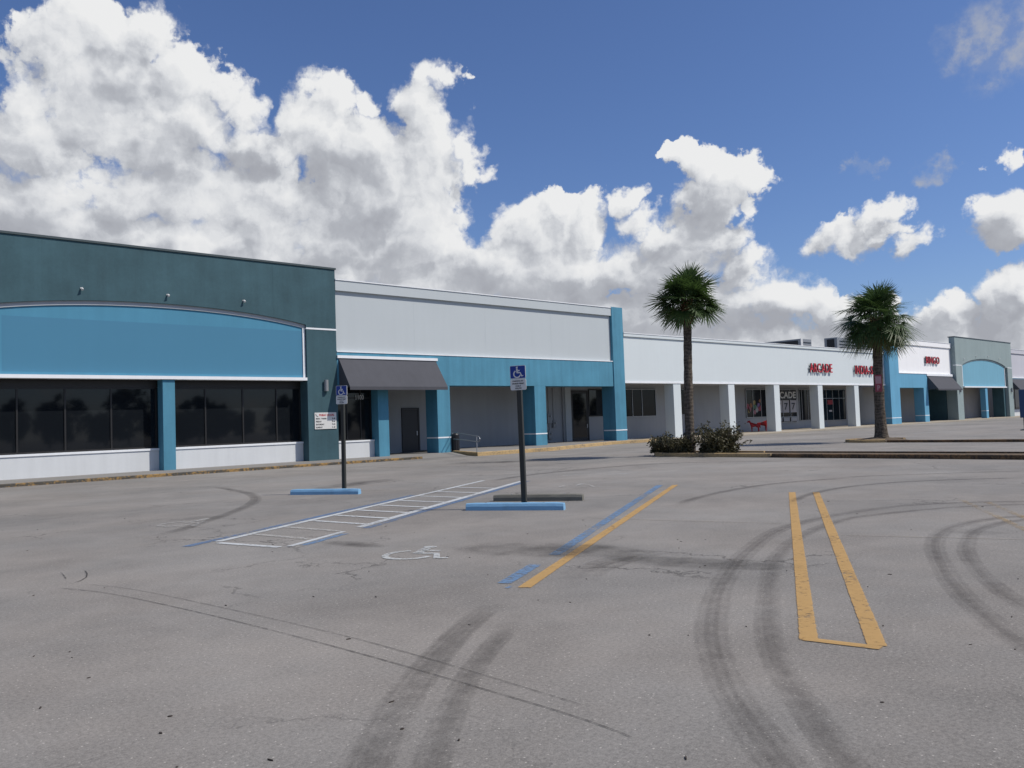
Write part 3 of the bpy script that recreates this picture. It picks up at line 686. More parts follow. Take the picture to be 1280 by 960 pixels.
window(Fd, 118.8, 127, .97, 3.72, Y0 + .95, (120.5, 122.2, 123.9), fw_=.08)
mb = MB(); mb.box(127.0, 160, Y0 + 1.06, 75, .02, 7.9); mb.build('roof', MT['roof'], Fd)

# ------------------------------------------------------------------ signs on the facade
def letter_sign(name, s, x, z, w, h_, y, label):
    e = empty(name, (x, y, z), label, 'sign')
    mb = MB(); text_into(mb, s, x, z, w, h_, y - .204, .012, .006, 1.14); f_ = mb.build('letter_faces', MT['redside'], e)
    mb = MB(); text_into(mb, s, x, z, w, h_, y - .19, .10, .004, 1.14); mb.build('letter_returns', MT['coping'], e)
    mb = MB(); mb.box(x, x + w, y - .089, y - .003, z + h_ * .42, z + h_ * .52); mb.build('raceway', MT['white'], e)
    return e
letter_sign('letter_sign', 'ARCADE', 66.75, 5.02, 4.05, .80, Y0, 'red channel letters reading ARCADE on the long white wall')
letter_sign('letter_sign', 'INDIA-SPICE', 75.3, 4.98, 5.7, .82, Y0, 'red channel letters starting INDIA beside the palm trunk')
letter_sign('letter_sign', 'BINGO', 92.2, 6.35, 3.7, .78, Y0 + .12, 'red channel letters reading BINGO on the bright white wall')

# store hours board
e = empty('hours_board', (19.95, Y0, 2), 'small white hours board with red heading on the teal pier', 'sign')
mb = MB(); mb.box(19.37, 20.53, Y0 - .03, Y0 + .0035, 1.60, 2.39); mb.build('board', MT['plate'], e)
mb = MB(); text_into(mb, 'PUBLIC HOURS', 19.61, 2.215, .80, .105, Y0 - .034, .003, .03); mb.build('heading', MT['red'], e)
for i, (a, b, wa_, wb_) in enumerate((('MON - THURS', '9-8', .56, .17), ('FRIDAY', '9-6', .30, .17), ('SATURDAY', '9-5', .44, .17), ('SUNDAY', '1-5', .35, .17))):
    z = 2.06 - i * .138
    for q, xx, ww in ((a, 19.43, wa_), (b, 20.29, wb_)):
        mb = MB(); text_into(mb, q, xx, z, ww, .075, Y0 - .034, .003, .035); mb.build('lettering', MT['ink'], e)
mb = MB(); mb.tube([(19.43, Y0 - .034, 2.33), (19.44, Y0 - .034, 2.26), (19.49, Y0 - .034, 2.22), (19.55, Y0 - .034, 2.21)], .012, 6); mb.build('emblem', MT['ink'], e)

# wall lamps
def wall_lamp(x, y, z, label):
    e = empty('wall_lamp', (x, y, z), label, 'lamp', 'wall lamps on the piers')
    n = 10; mb = MB()
    mb.add([(x + .11 * c_(math.pi * i / n + math.pi), y - .06 + .13 * s_(math.pi * i / n + math.pi), zz) for zz in (z - .27, z + .27) for i in range(n + 1)],
           [(i, i + 1, n + 2 + i, n + 1 + i) for i in range(n)] + [tuple(range(n, -1, -1)), tuple(range(n + 1, 2 * n + 2)), (0, n + 1, 2 * n + 1, n)])
    mb.build('housing', MT['metalgrey'], e, bevel=.006)
    b = MB(); b.box(x - .07, x + .07, y - .065, y + .003, z - .16, z + .16); b.build('back_plate', MT['metalgrey'], e)
wall_lamp(20.0, Y0 + .004, 3.68, 'grey half round wall lamp above the hours board')
wall_lamp(100.4, Y0 - .396, 3.5, 'dark wall lamp on the left sage pier beside the awning')
wall_lamp(117.9, Y0 - .396, 3.5, 'dark wall lamp on the right sage pier')
def flood(x, y, z, label, grp):
    e = empty('flood_light', (x, y, z), label, 'light', grp)
    b = MB(); b.box(x - .03, x + .03, y - .03, y + .003, z - .03, z + .03); b.build('mount', MT['white'], e)
    b = MB(); b.tube([(x, y - .03, z), (x + .01, y - .08, z - .01)], .014, 8); b.tube([(x + .01, y - .06, z + .01), (x + .02, y - .10, z - .03), (x + .025, y - .13, z - .07)], [.03, .045, .055], 12); b.build('lamp_head', MT['white'], e)
for x, l in ((9.26, 'small white flood light over the arch, the one near the frame edge'), (12.6, 'small white flood light over the middle of the dark teal arch'), (15.95, 'small white flood light over the right part of the teal arch')):
    flood(x, Y0, 7.5, l, 'flood lights over the teal arch')
for x, z, l in ((102.0, 7.1, 'first'), (106.0, 7.5, 'second'), (110.0, 7.6, 'third'), (114.0, 7.4, 'fourth')):
    flood(x, Y0 - .4, z, l + ' tiny flood light from the left over the sage arch', 'flood lights over the sage arch')

# rooftop units
def rooftop(x0, x1, y0, y1, z0, z1, label, corner=True):
    e = empty('rooftop_unit', (x0, y0, z0), label, 'air conditioner')
    mb = MB(); mb.box(x0, x1, y0, y1, z0, z1); mb.build('housing', MT['metalgrey'], e, bevel=.02)
    if corner: mb = MB(); mb.box(x0 - .05, x0 + .30, y0 - .05, y0 - .003, z0, z1 + .02); mb.build('corner_panel', MT['white'], e)
    mb = MB()
    for i in range(6): mb.box(x0 + .5, x1 - .1, y0 - .04, y0 - .003, z0 + .12 + i * (z1 - z0 - .2) / 6, z0 + .2 + i * (z1 - z0 - .2) / 6)
    mb.build('grille', MT['black'], e)
    mb = MB(); mb.box(x0 - .04, x0 - .003, y0 + .3, y1 - .3, z0 + .1, z1 - .15); mb.build('side_grille', MT['black'], e)
rooftop(74.9, 77.0, 40.2, 47, 6.72, 8.78, 'grey rooftop unit with white corner above the arcade wall')
rooftop(82.4, 90.5, 40.2, 41.6, 7.0, 9.25, 'dark rooftop unit half hidden behind the palm fronds', False)
# ------------------------------------------------------------------ parking furniture
LOCAL[0] = True
RZ = R(-60)
def wheel_stop(x, y, mat, label, L=1.86, h_=.135):
    e = MB(); n = 13; xs = [-L / 2 + L * i / (n - 1) for i in range(n)]; v = []; f = []
    prof = [(-.085, 0), (-.082, h_ * .55), (-.06, h_ * .93), (-.04, h_), (.04, h_), (.06, h_ * .93), (.082, h_ * .55), (.085, 0)]
    rg_ = random.Random(int(x * 100)); k = len(prof)
    for i, q in enumerate(xs):
        sq = .93 if i in (0, n - 1) else 1.0
        for a, b in prof: v.append((q, a * sq + rg_.uniform(-.002, .002), max(0, b * sq + (rg_.uniform(-.003, .003) if b else 0))))
    for i in range(n - 1):
        for j in range(k - 1): f.append((i * k + j, i * k + j + 1, (i + 1) * k + j + 1, (i + 1) * k + j))
    f += [tuple(range(k - 1, -1, -1)), tuple((n - 1) * k + j for j in range(k))]
    e.add(v, f)
    o = e.build('wheel_stop', MT[mat], None, bevel=.008); o.location = (x, y, 0.0); o.rotation_euler.z = R(-58.5)
    tag(o, label, 'wheel stop', 'concrete wheel stops at the stall heads')
    for s in (-.55, .55):
        p = MB(); p.tube([(s, 0, h_ - .01), (s, 0, h_ + .006)], .018, 8); q = p.build('anchor_pin', MT['metalgrey'], o)
    return o
wheel_stop(10.17, 11.21, 'stopblue', 'blue painted wheel stop at the foot of the nearer tall sign post')
wheel_stop(10.19, 18.12, 'stopblue', 'blue painted wheel stop at the foot of the farther sign post by the hatched aisle')
wheel_stop(11.60, 12.08, 'stopgrey', 'bare dark concrete wheel stop just behind the nearer blue one')
def parking_sign(x, y, top, wpost, tilt, label, mirror=False):
    e = empty('parking_sign', (x, y, 0), label, 'sign', 'handicap parking signs on posts', R(-60)); e.rotation_euler.y = tilt
    b = MB(); b.box(-wpost / 2, wpost / 2, -wpost / 2, wpost / 2, 0, top - .05); b.build('post', MT['post'], e, bevel=.008)
    y1 = -wpost / 2 - .002
    def plate(z0, z1, mat, nm):
        r_ = .025; w = .152; pts = []
        for cx, cz, a0 in ((w - r_, z1 - r_, 0), (-w + r_, z1 - r_, 90), (-w + r_, z0 + r_, 180), (w - r_, z0 + r_, 270)):
            pts += [(cx + r_ * c_(R(a0 + 30 * k)), cz + r_ * s_(R(a0 + 30 * k))) for k in range(4)]
        m_ = MB(); m_.prism(pts, y1 - .012, y1); return m_.build(nm, MT[mat], e)
    zb = top - .245; zw = zb - .212
    fr = plate(zb, top, 'plate', 'upper_plate'); 
    q = MB(); q.box(-.143, .143, y1 - .0145, y1 - .0125, zb + .009, top - .009); fld = q.build('blue_field', MT['ada'], fr)
    q = MB(); wheelchair(q, -.095, zb + .02, .205, lambda a, b_, z: (a, y1 - .017, b_), 0, .11); q.build('wheelchair_symbol', MT['white'], fld)
    lo = plate(zw, zb - .004, 'plate', 'lower_plate')
    q = MB()
    for t_, w_, z in (('PARKING BY', .21, .155), ('DISABLED PERMIT', .23, .108), ('ONLY', .11, .062), ('$250 FINE', .12, .02)):
        text_into(q, t_, -w_ / 2, zw + z, w_, .026, y1 - .0145, .002, .03)
    q.build('lettering', MT['ink'], lo)
    q = MB()
    for z in (top - .02, zw + .02): q.tube([(0, y1 - .012, z), (0, y1 - .02, z)], .008, 6)
    q.build('bolt', MT['steel'], e)
    return e
parking_sign(10.42, 11.22, 2.652, .092, R(-.5), 'nearer handicap parking sign on a slightly leaning dark post')
parking_sign(10.58, 17.89, 2.655, .086, R(.6), 'farther handicap parking sign on an upright dark post beside the left blue stop')
# tall blue sign at the right frame edge
e = empty('post_sign', (57.7, 16.45, 0), 'tall narrow dark blue sign on a black post at the right edge', 'sign', None, R(-60))
b = MB(); b.box(-.05, .05, -.05, .05, .05, 2.5); b.build('post', MT['black'], e, bevel=.008)
b = MB(); b.box(-.24, .24, -.085, -.052, .78, 2.52); b.build('panel', plain('navy_panel', (.02, .055, .13), .5), e, bevel=.01)
b = MB(); b.tube([(0, 0, 0), (0, 0, .05), (0, 0, .07)], [.26, .25, .12], 16); b.build('foot', MT['black'], e)

# trash cans
def trash_can(x, y, h_, r_, z, label):
    e = empty('trash_can', (x, y, z), label, 'trash can')
    b = MB(); b.tube([(0, 0, 0), (0, 0, .03), (0, 0, h_ * .86)], [r_ * .86, r_ * .92, r_], 16); b.build('body', MT['black'], e)
    b = MB(); b.tube([(0, 0, h_ * .86), (0, 0, h_ * .9), (0, 0, h_ * .97), (0, 0, h_)], [r_ * 1.06, r_ * 1.06, r_ * .8, r_ * .35], 16); b.build('lid', MT['black'], e)
    for k in range(8):
        pass
    b = MB()
    for k in range(12): a = k * math.pi / 6; b.box(r_ * .97 * c_(a) - .012, r_ * .97 * c_(a) + .012, r_ * .97 * s_(a) - .012, r_ * .97 * s_(a) + .012, .06, h_ * .82)
    b.build('ribs', MT['frame'], e)
trash_can(27.79, 35.25, 1.02, .21, ZS, 'black trash can beside the blue column and handrail')
trash_can(104.7, 36.4, 1.15, .32, ZS, 'black trash can in the doorway under the sage front')
LOCAL[0] = False
# handrail along the ramp
e = empty('handrail', (26.3, 33.1, 0), 'thin grey two bar handrail along the ramp', 'handrail')
A0, A1 = Vector((27.62, 35.25, 0)), Vector((26.05, 31.2, 0))
def at(t, z): q = A0.lerp(A1, t); return (q.x, q.y, z)
b = MB(); b.tube([at(0, .13), at(0, 1.19)], .024, 8); b.build('post', MT['steel'], e)
b = MB(); b.tube([at(.93, .02), at(.93, .96)], .024, 8); b.build('post', MT['steel'], e)
b = MB(); b.tube([at(0, 1.19), at(.5, 1.08), at(.97, .98), at(1.03, .93), at(1.05, .84), at(1.03, .75), at(.97, .71), at(.5, .78), at(0, .82)], .022, 8); b.build('rail', MT['steel'], e, smooth=True)

# meters on the porch wall
def meter(x, z0, z1, w, label):
    e = empty('meter_box', (x, 39.0, z0), label, 'meter box', 'utility boxes on the porch wall')
    b = MB(); b.box(x, x + w, 38.82, 38.997, z0, z1); b.build('cabinet', MT['metalgrey'], e, bevel=.01)
    b = MB(); b.tube([(x + w / 2, 38.82, z1 - .18), (x + w / 2, 38.72, z1 - .18)], .06, 12); b.build('dial', MT['steel'], e)
    b = MB(); b.tube([(x + w / 2, 38.95, z1), (x + w / 2, 38.95, 3.9)], .02, 8); b.build('conduit', MT['metalgrey'], e)
meter(38.45, 1.45, 2.1, .42, 'grey meter box high on the porch wall by the column')
meter(38.95, 1.15, 1.65, .30, 'smaller grey meter box to the right of the taller one')
meter(38.5, .42, .95, .35, 'low grey utility box near the sidewalk on the porch wall')
b = MB(); b.tube([(40.02, 38.93, ZS), (40.02, 38.93, 3.9)], .05, 10); tag(b.build('downpipe', MT['metalgrey']), 'grey downpipe beside the pale pilaster on the porch wall', 'pipe')

# small red four-legged figures by the arcade window
def red_figure(x, y, rz, sc, label):
    LOCAL[0] = True
    e = empty('animal_figure', (x, y, ZS), label, 'figure', 'red figures by the arcade window', rz); e.scale = (sc, sc, sc)
    J = [((-.26, 0, .62), .13), ((0, 0, .60), .125), ((.24, 0, .64), .135), ((.36, 0, .82), .085), ((.44, 0, .96), .075), ((.55, 0, .93), .065), ((.66, 0, .86), .045)]
    E = [(i, i + 1) for i in range(6)]
    def limb(root, pts):
        k = root
        for q, r_ in pts: J.append((q, r_)); E.append((k, len(J) - 1)); k = len(J) - 1
    for sy in (-1, 1):
        limb(0, [((-.28, sy * .09, .46), .085), ((-.33, sy * .09, .27), .05), ((-.30, sy * .09, .06), .04), ((-.26, sy * .09, .03), .045)])
        limb(2, [((.25, sy * .09, .46), .075), ((.25, sy * .09, .25), .045), ((.25, sy * .09, .06), .038), ((.29, sy * .09, .03), .045)])
        limb(4, [((.42, sy * .04, 1.05), .022)])
    limb(0, [((-.38, 0, .66), .045), ((-.46, 0, .50), .05), ((-.48, 0, .34), .03)])
    me = bpy.data.meshes.new('body'); me.from_pydata([q for q, _ in J], E, []); me.materials.append(MT['chair'])
    o = bpy.data.objects.new('body', me); col.objects.link(o); o.parent = e
    sk = o.modifiers.new('skin', 'SKIN'); ss = o.modifiers.new('smooth', 'SUBSURF'); ss.levels = ss.render_levels = 2
    for i, (_, r_) in enumerate(J): me.skin_vertices[0].data[i].radius = (r_, r_)
    me.skin_vertices[0].data[1].use_root = True
    b = MB(); b.box(-.42, .42, -.16, .16, 0, .035); b.build('base', MT['metalgrey'], e, bevel=.01)
    b = MB(); b.box(-.12, .14, -.14, .14, .70, .735); b.build('saddle', MT['frame'], e, bevel=.015)
    LOCAL[0] = False
red_figure(60.55, 36.95, R(115), .92, 'smaller red horse shaped figure on the left by the sticker window')
red_figure(61.6, 36.85, R(-50), 1.05, 'larger red horse shaped figure on the right by the sticker window')

# ------------------------------------------------------------------ plants
def leaf_mat(name, c, c2, rough=.45, trans=.22, scale=3.0):
    m, t, b = new_mat(name); p = pos(t)
    n = t.noise(p, scale, 3, .6); n2 = t.noise(p, scale * 9, 2, .6)
    cc = t.mix(t.ramp(t.m('ADD', t.m('MULTIPLY', n, .6), t.m('MULTIPLY', n2, .4)), .35, .65), c, c2)
    t.set(b.inputs['Base Color'], cc); b.inputs['Roughness'].default_value = rough; b.inputs['Specular IOR Level'].default_value = .35
    tr = t.n('ShaderNodeBsdfTranslucent'); t.set(tr.inputs[0], t.mix(.5, cc, (c2[0] * 1.4, c2[1] * 1.5, c2[2])))
    mx = t.n('ShaderNodeMixShader', {0: trans}); t.t.links.new(b.outputs[0], mx.inputs[1]); t.t.links.new(tr.outputs[0], mx.inputs[2])
    t.t.links.new(mx.outputs[0], t.t.nodes['Material Output'].inputs[0])
    return m
def bark_mat(name, c, c2):
    m, t, b = new_mat(name); p = pos(t)
    n = t.noise(pos(t, (5, 5, 1.6)), 2.2, 6, .7); ringn = t.n('ShaderNodeTexWave', {'Vector': p, 'Scale': 2.1, 'Distortion': 9.0, 'Detail': 3.0, 'Detail Scale': 1.6}, bands_direction='Z').outputs['Fac']
    f = t.m('ADD', t.m('MULTIPLY', n, .84), t.m('MULTIPLY', ringn, .16))
    t.set(b.inputs['Base Color'], t.mix(t.ramp(f, .3, .7), c, c2)); b.inputs['Roughness'].default_value = .95; b.inputs['Specular IOR Level'].default_value = .1
    bp = t.n('ShaderNodeBump', {'Strength': .8, 'Distance': .04, 'Height': f}); t.set(b.inputs['Normal'], bp.outputs[0])
    return m
MT['frond'] = leaf_mat('palm_leaf', (.027, .055, .016), (.075, .125, .040), .5, .24)
MT['oldfrond'] = leaf_mat('ageing_palm_leaf', (.09, .10, .03), (.16, .14, .05), .55, .16)
MT['bark'] = bark_mat('palm_bark', (.05, .042, .034), (.15, .125, .10))
MT['boots'] = bark_mat('palm_boots', (.05, .03, .018), (.17, .105, .06))
MT['shrubleaf'] = leaf_mat('shrub_leaf', (.034, .036, .016), (.10, .088, .045), .55, .12, 4)
MT['twig'] = plain('twig', (.09, .065, .045), .9)
MT['treeleaf'] = leaf_mat('tree_leaf', (.02, .035, .012), (.05, .07, .025), .6, .1, .5)

def palm(x, y, label, tr, trunk_z, seed, nf, pet, fan, flare, droop, elr, old=0):
    rg_ = random.Random(seed)
    e = empty('palm_tree', (x, y, 0), label, 'palm tree', 'cabbage palms in the parking islands')
    pts = []; rad = []; n = 34
    for i in range(n):
        t = i / (n - 1); z = .05 + t * (trunk_z - .05)
        k = tr * (1.0 + flare * math.exp(-t * 9) - .14 * t + .03 * math.sin(i * 1.9) + .02 * rg_.uniform(-1, 1) + (.08 * math.exp(-((t - .42) / .06) ** 2)))
        pts.append((x + .05 * math.sin(t * 3.1 + seed) - .05 * math.sin(seed), y + .05 * math.cos(t * 2.3) - .05, z)); rad.append(k)
    b = MB(); b.tube(pts, rad, 18); b.build('trunk', MT['bark'], e, smooth=True)
    tx, ty, tz = pts[-1]
    # old leaf bases under the crown
    b = MB(); b.tube([(tx, ty, tz - .75), (tx, ty, tz - .35), (tx, ty, tz), (tx, ty, tz + .25)], [tr * .9, tr * 1.15, tr * 1.1, tr * .5], 14)
    for k in range(46):
        a = k * 2.399; zz = tz - .75 + .95 * k / 46
        d = Vector((c_(a), s_(a), 0)); r0 = tr * (.92 + .2 * math.sin((zz - tz + .75) * 3))
        p0 = Vector((tx, ty, zz)) + d * r0 * .9; p1 = p0 + d * .10 + Vector((0, 0, .22)); sd = Vector((-d.y, d.x, 0)) * .055
        b.add([p0 - sd, p0 + sd, p1 + sd * .6, p1 - sd * .6, p0 - d * .05 + Vector((0, 0, .1)), p1 - d * .04], [(0, 1, 2, 3), (0, 3, 5, 4), (1, 4, 5, 2)])
    b.build('leaf_boots', MT['boots'], e)
    green, aged = MB(), MB()
    for k in range(nf):
        b = aged if k >= nf - old else green
        u = (k + .5) / nf
        el = 89 - elr * (u ** 1.1) + rg_.uniform(-8, 8)          # young upright leaves first, old hanging ones last
        a = k * 2.39996 + rg_.uniform(-.25, .25)
        d0 = Vector((c_(a) * c_(R(el)), s_(a) * c_(R(el)), s_(R(el))))
        L = pet * (rg_.uniform(.82, 1.1) if k % 5 < 3 or u > .75 else rg_.uniform(.35, .65))
        p = Vector((tx, ty, tz + .12)) + Vector((c_(a), s_(a), 0)) * tr * .45; d = d0.copy(); st = 5; prev = p.copy(); path = [p.copy()]
        for i in range(st):
            d = (d + Vector((0, 0, -1)) * droop * .09 * (1 + i * .25)).normalized(); p = p + d * L / st; path.append(p.copy())
        b.tube([tuple(q) for q in path], [.022, .018, .015, .013, .012, .010], 4, caps=False)
        sd = d.cross(Vector((0, 0, 1)));
        if sd.length < .1: sd = Vector((-s_(a), c_(a), 0))
        sd.normalize(); tw = rg_.uniform(-.5, .5); nr = sd.cross(d).normalized()
        sd, nr = (sd * c_(tw) + nr * s_(tw)).normalized(), (nr * c_(tw) - sd * s_(tw)).normalized()
        ns = 34; fl = fan * rg_.uniform(.85, 1.1)
        for i in range(ns):
            ph = R(-118 + 236 * i / (ns - 1) + rg_.uniform(-3, 3)); q = (d * c_(ph) + sd * s_(ph)).normalized()
            ll = fl * (.66 + .34 * c_(ph * .5)) * rg_.uniform(.86, 1.08)
            fold = nr * abs(math.sin(ph)) * .16
            base = p - d * .10 * (1 - abs(ph) / 2.06)
            m1 = base + (q + fold).normalized() * ll * .50 + Vector((0, 0, -1)) * .035 * ll
            t1 = base + (q + fold * .5).normalized() * ll * .97 + Vector((0, 0, -1)) * (.10 + .26 * rg_.random()) * ll * droop
            w = q.cross(nr).normalized(); w0 = .014; w1 = .027
            b.add([base - w * w0, base + w * w0, m1 + w * w1 + nr * .006, m1 - w * w1 + nr * .006, t1 + w * .004, t1 - w * .004], [(0, 1, 2, 3), (3, 2, 4, 5)])
    green.build('crown', MT['frond'], e)
    if old: aged.build('old_fronds', MT['oldfrond'], e)
    return e
palm(27.9, 20.0, 'slender palm tree rising among low shrubs at the island tip', .185, 6.12, 4, 47, .80, 1.0, .12, .62, 122)
palm(41.3, 18.12, 'thick trunked palm tree with a shaggier crown on bare soil', 0.245, 5.95, 9, 58, 1.15, 1.2, .55, .9, 142, 4)
# small red notice nailed to the trunk
pe = empty('trunk_notice', (41.0, 17.8, 2.9), 'small faded red and white notice fixed to the thick palm trunk', 'sign', None, R(-62))
LOCAL[0] = True
b = MB(); b.box(-.34, -.02, -.06, -.035, -.42, .42); b.build('board', plain('faded_red_board', (.26, .05, .07), .6, var=.25), pe)
b = MB(); b.box(-.31, -.05, -.063, -.0605, -.02, .34); text_into(b, 'P', -.25, -.36, .14, .26, -.0635, .003, .04); b.build('white_patch', plain('faded_pink', (.42, .24, .26), .6, var=.2), pe)
LOCAL[0] = False

def shrub(x, y, w, h_, label, seed, nl):
    rg_ = random.Random(seed)
    e = empty('shrub', (x, y, .08), label, 'shrub', 'low shrubs round the slender palm')
    st = MB(); lf = MB(); tips = []
    for k in range(int(30 * w)):
        a = rg_.uniform(0, 6.283); r_ = rg_.random() ** .6; q = Vector((x + c_(a) * .16 * w, y + s_(a) * .16 * w, .06))
        lean = Vector((c_(a) * r_ * w * .5, s_(a) * r_ * w * .5, h_ * (1 - .45 * r_ * r_) * rg_.uniform(.72, 1.08)))
        pts = [q, q + lean * .5 + Vector((0, 0, .06)), q + lean]; tips.append(pts)
        st.tube([tuple(p_) for p_ in pts], [.012, .008, .004], 4, caps=False)
    st.build('stem', MT['twig'], e)
    for k in range(nl):
        pts = rg_.choice(tips); t = 1 - rg_.random() ** 1.5 * .8
        c = (pts[0].lerp(pts[1], t * 2) if t < .5 else pts[1].lerp(pts[2], t * 2 - 1)) + Vector((rg_.gauss(0, .07), rg_.gauss(0, .07), rg_.gauss(0, .06)))
        if k % 3:                                    # the dense rounded body of the bush
            aa = rg_.uniform(0, 6.283); ph = math.asin(rg_.random()); ra = rg_.uniform(.55, 1.0); lump = .88 + .12 * math.sin(aa * 3 + seed) * math.cos(ph * 4)
            c = Vector((x + c_(aa) * c_(ph) * w * .5 * ra * lump, y + s_(aa) * c_(ph) * w * .5 * ra * lump, .10 + h_ * .86 * s_(ph) * ra * lump))
        if c.z < .12: continue
        d = Vector((rg_.gauss(0, 1), rg_.gauss(0, 1), rg_.gauss(.3, .8))).normalized(); s_v = d.orthogonal().normalized(); s_v.rotate(Matrix.Rotation(rg_.uniform(0, 6.3), 3, d))
        l = rg_.uniform(.04, .08); ww = l * .42
        lf.add([c - d * l, c + s_v * ww, c + d * l, c - s_v * ww], [(0, 1, 2, 3)])
    lf.build('leaves', MT['shrubleaf'], e)
shrub(27.75, 21.35, 1.05, .86, 'smallest thin shrub at the tip of the island', 1, 2300)
shrub(27.55, 20.25, 1.25, .86, 'middle shrub growing in front of the slender palm trunk', 2, 3600)
shrub(27.9, 18.65, 1.75, 1.22, 'largest twiggy shrub to the right of the slender palm', 3, 6200)

# wood far behind the camera, seen only mirrored in the shop windows
b = MB(); rg3 = random.Random(11)
for k in range(70):
    cx = -70 + k * 3.6 + rg3.uniform(-2, 2); cy = -78 + rg3.uniform(-8, 8); hh = rg3.uniform(4.5, 10.5); rw = rg3.uniform(2, 4)
    b.tube([(cx, cy, 0), (cx, cy, hh * .7)], [.25, .12], 6)
    for j in range(260):
        d = Vector((rg3.gauss(0, 1), rg3.gauss(0, 1), rg3.gauss(0, 1))).normalized() * rg3.random() ** .4
        c = Vector((cx + d.x * rw, cy + d.y * rw, hh * .55 + d.z * hh * .45)); n_ = Vector((rg3.gauss(0, 1), rg3.gauss(0, 1), rg3.gauss(0, 1))).normalized(); u_ = n_.orthogonal().normalized() * rg3.uniform(.5, 1.1); v_ = n_.cross(u_)
        b.add([c - u_, c - v_ * .6, c + u_, c + v_ * .6], [(0, 1, 2, 3)])
tag(b.build('treeline', MT['treeleaf']), 'dark row of trees across the road mirrored in the shop glass', None, None, 'stuff')
# ------------------------------------------------------------------ light and sky
SUN_EL = R(50); SUN_AZ = YAW - R(101)                 # world azimuth of the sun, measured from +X
sd = Vector((c_(SUN_AZ) * c_(SUN_EL), s_(SUN_AZ) * c_(SUN_EL), s_(SUN_EL)))
sl = bpy.data.lights.new('sun', 'SUN'); sl.energy = 5.0; sl.angle = R(.6); sl.color = (1.0, .94, .85)
so = bpy.data.objects.new('sun', sl); col.objects.link(so); so.rotation_euler = (-sd).to_track_quat('-Z', 'Y').to_euler(); so.location = (0, 0, 60)

BLOBS = [(-31.0, 20.44, 1.88, 2.18), (-28.63, 23.0, 2.63, 2.16), (-25.92, 24.5, 2.76, 1.95), (-23.33, 24.87, 1.92, 1.98), (-26.65, 20.63, 4.98, 3.17), (-21.68, 22.36, 2.45, 2.07), (-19.2, 21.91, 1.92, 1.6), (-20.5, 19.18, 2.73, 2.16), (-22.21, 19.75, 2.91, 1.89), (-29.97, 17.26, 2.97, 3.18), (-17.96, 20.58, 2.15, 1.25), (-29.36, 13.4, 4.07, 2.82), (-24.42, 15.48, 3.74, 2.42), (-22.96, 18.25, 3.35, 2.39), (-15.75, 15.25, 2.61, 3.07), (-20.32, 15.53, 4.7, 2.98), (-23.05, 11.88, 9.01, 2.75), (-16.54, 14.7, 3.1, 4.09), (-17.5, 18.18, 2.31, 1.88), (-15.41, 18.54, 1.58, 1.39), (-15.06, 11.11, 9.87, 3.16), (-14.38, 13.22, 3.16, 2.61), (-17.54, 15.93, 2.56, 2.02), (-11.7, 21.66, 1.63, 1.66), (-13.0, 19.39, 2.41, 2.74), (-9.53, 21.24, 1.43, 1.19), (-10.04, 18.73, 2.46, 2.28), (-9.02, 16.18, 5.21, 3.38), (-5.06, 18.26, 3.25, 2.68), (-4.73, 23.12, 1.69, 1.56), (-3.64, 23.41, 1.02, 0.88), (-5.25, 21.05, 2.13, 2.1), (-2.24, 18.73, 1.35, 1.13), (-1.44, 17.42, 1.13, 0.94), (-6.36, 12.74, 4.71, 3.75), (-10.73, 13.54, 4.34, 3.69), (-1.38, 11.28, 3.36, 2.28), (1.5, 13.08, 2.47, 2.37), (3.12, 14.19, 1.46, 1.39), (5.33, 13.44, 1.89, 1.92), (3.62, 10.0, 6.67, 3.0), (-4.22, 9.99, 6.66, 2.73), (8.06, 9.77, 3.29, 1.9), (8.55, 14.83, 1.32, 0.95), (9.75, 13.42, 1.42, 1.06), (10.9, 12.28, 1.62, 1.38), (11.57, 17.39, 0.97, 0.66), (13.17, 16.78, 2.24, 1.32), (15.09, 15.92, 2.2, 1.32), (14.24, 14.62, 2.43, 1.75), (14.91, 12.21, 2.2, 1.88), (12.96, 12.38, 2.13, 1.89), (11.9, 10.33, 4.29, 2.4), (16.29, 13.64, 1.04, 0.72), (16.86, 9.41, 1.85, 1.68), (18.78, 6.89, 3.5, 1.88), (14.4, 6.94, 5.75, 2.68), (22.19, 6.35, 2.87, 1.43), (24.79, 6.38, 1.2, 1.21), (21.71, 11.11, 1.55, 1.21), (23.66, 11.53, 1.79, 1.49), (24.88, 12.51, 1.11, 0.88), (26.69, 10.41, 1.07, 1.07), (25.75, 11.51, 1.09, 0.68), (31.36, 10.48, 1.88, 1.58), (32.52, 14.43, 0.64, 0.72), (27.89, 5.36, 3.05, 1.27), (28.36, 6.05, 1.04, 0.78), (30.69, 5.82, 1.65, 1.52), (31.97, 6.78, 1.21, 1.31), (26.5, 4.23, 5.35, 0.99), (31.22, 4.34, 2.45, 1.9), (-27.68, 7.24, 9.64, 4.41), (-13.09, 5.22, 13.56, 4.32), (3.44, 5.32, 13.12, 3.32), (19.38, 3.95, 12.76, 2.1), (32.79, 3.5, 6.31, 1.87), (-36.49, 13.54, 4.38, 6.91), (36.81, 7.63, 3.23, 2.64), (-40.92, 5.86, 6.43, 4.2)]
WISPS = [(31.78, 21.22, 2.87, 2.32), (31.29, 20.04, 2.07, 1.21), (23.87, 15.45, 0.85, 0.48), (27.93, 14.28, 1.14, 0.56), (29.65, 21.07, 1.28, 1.73)]
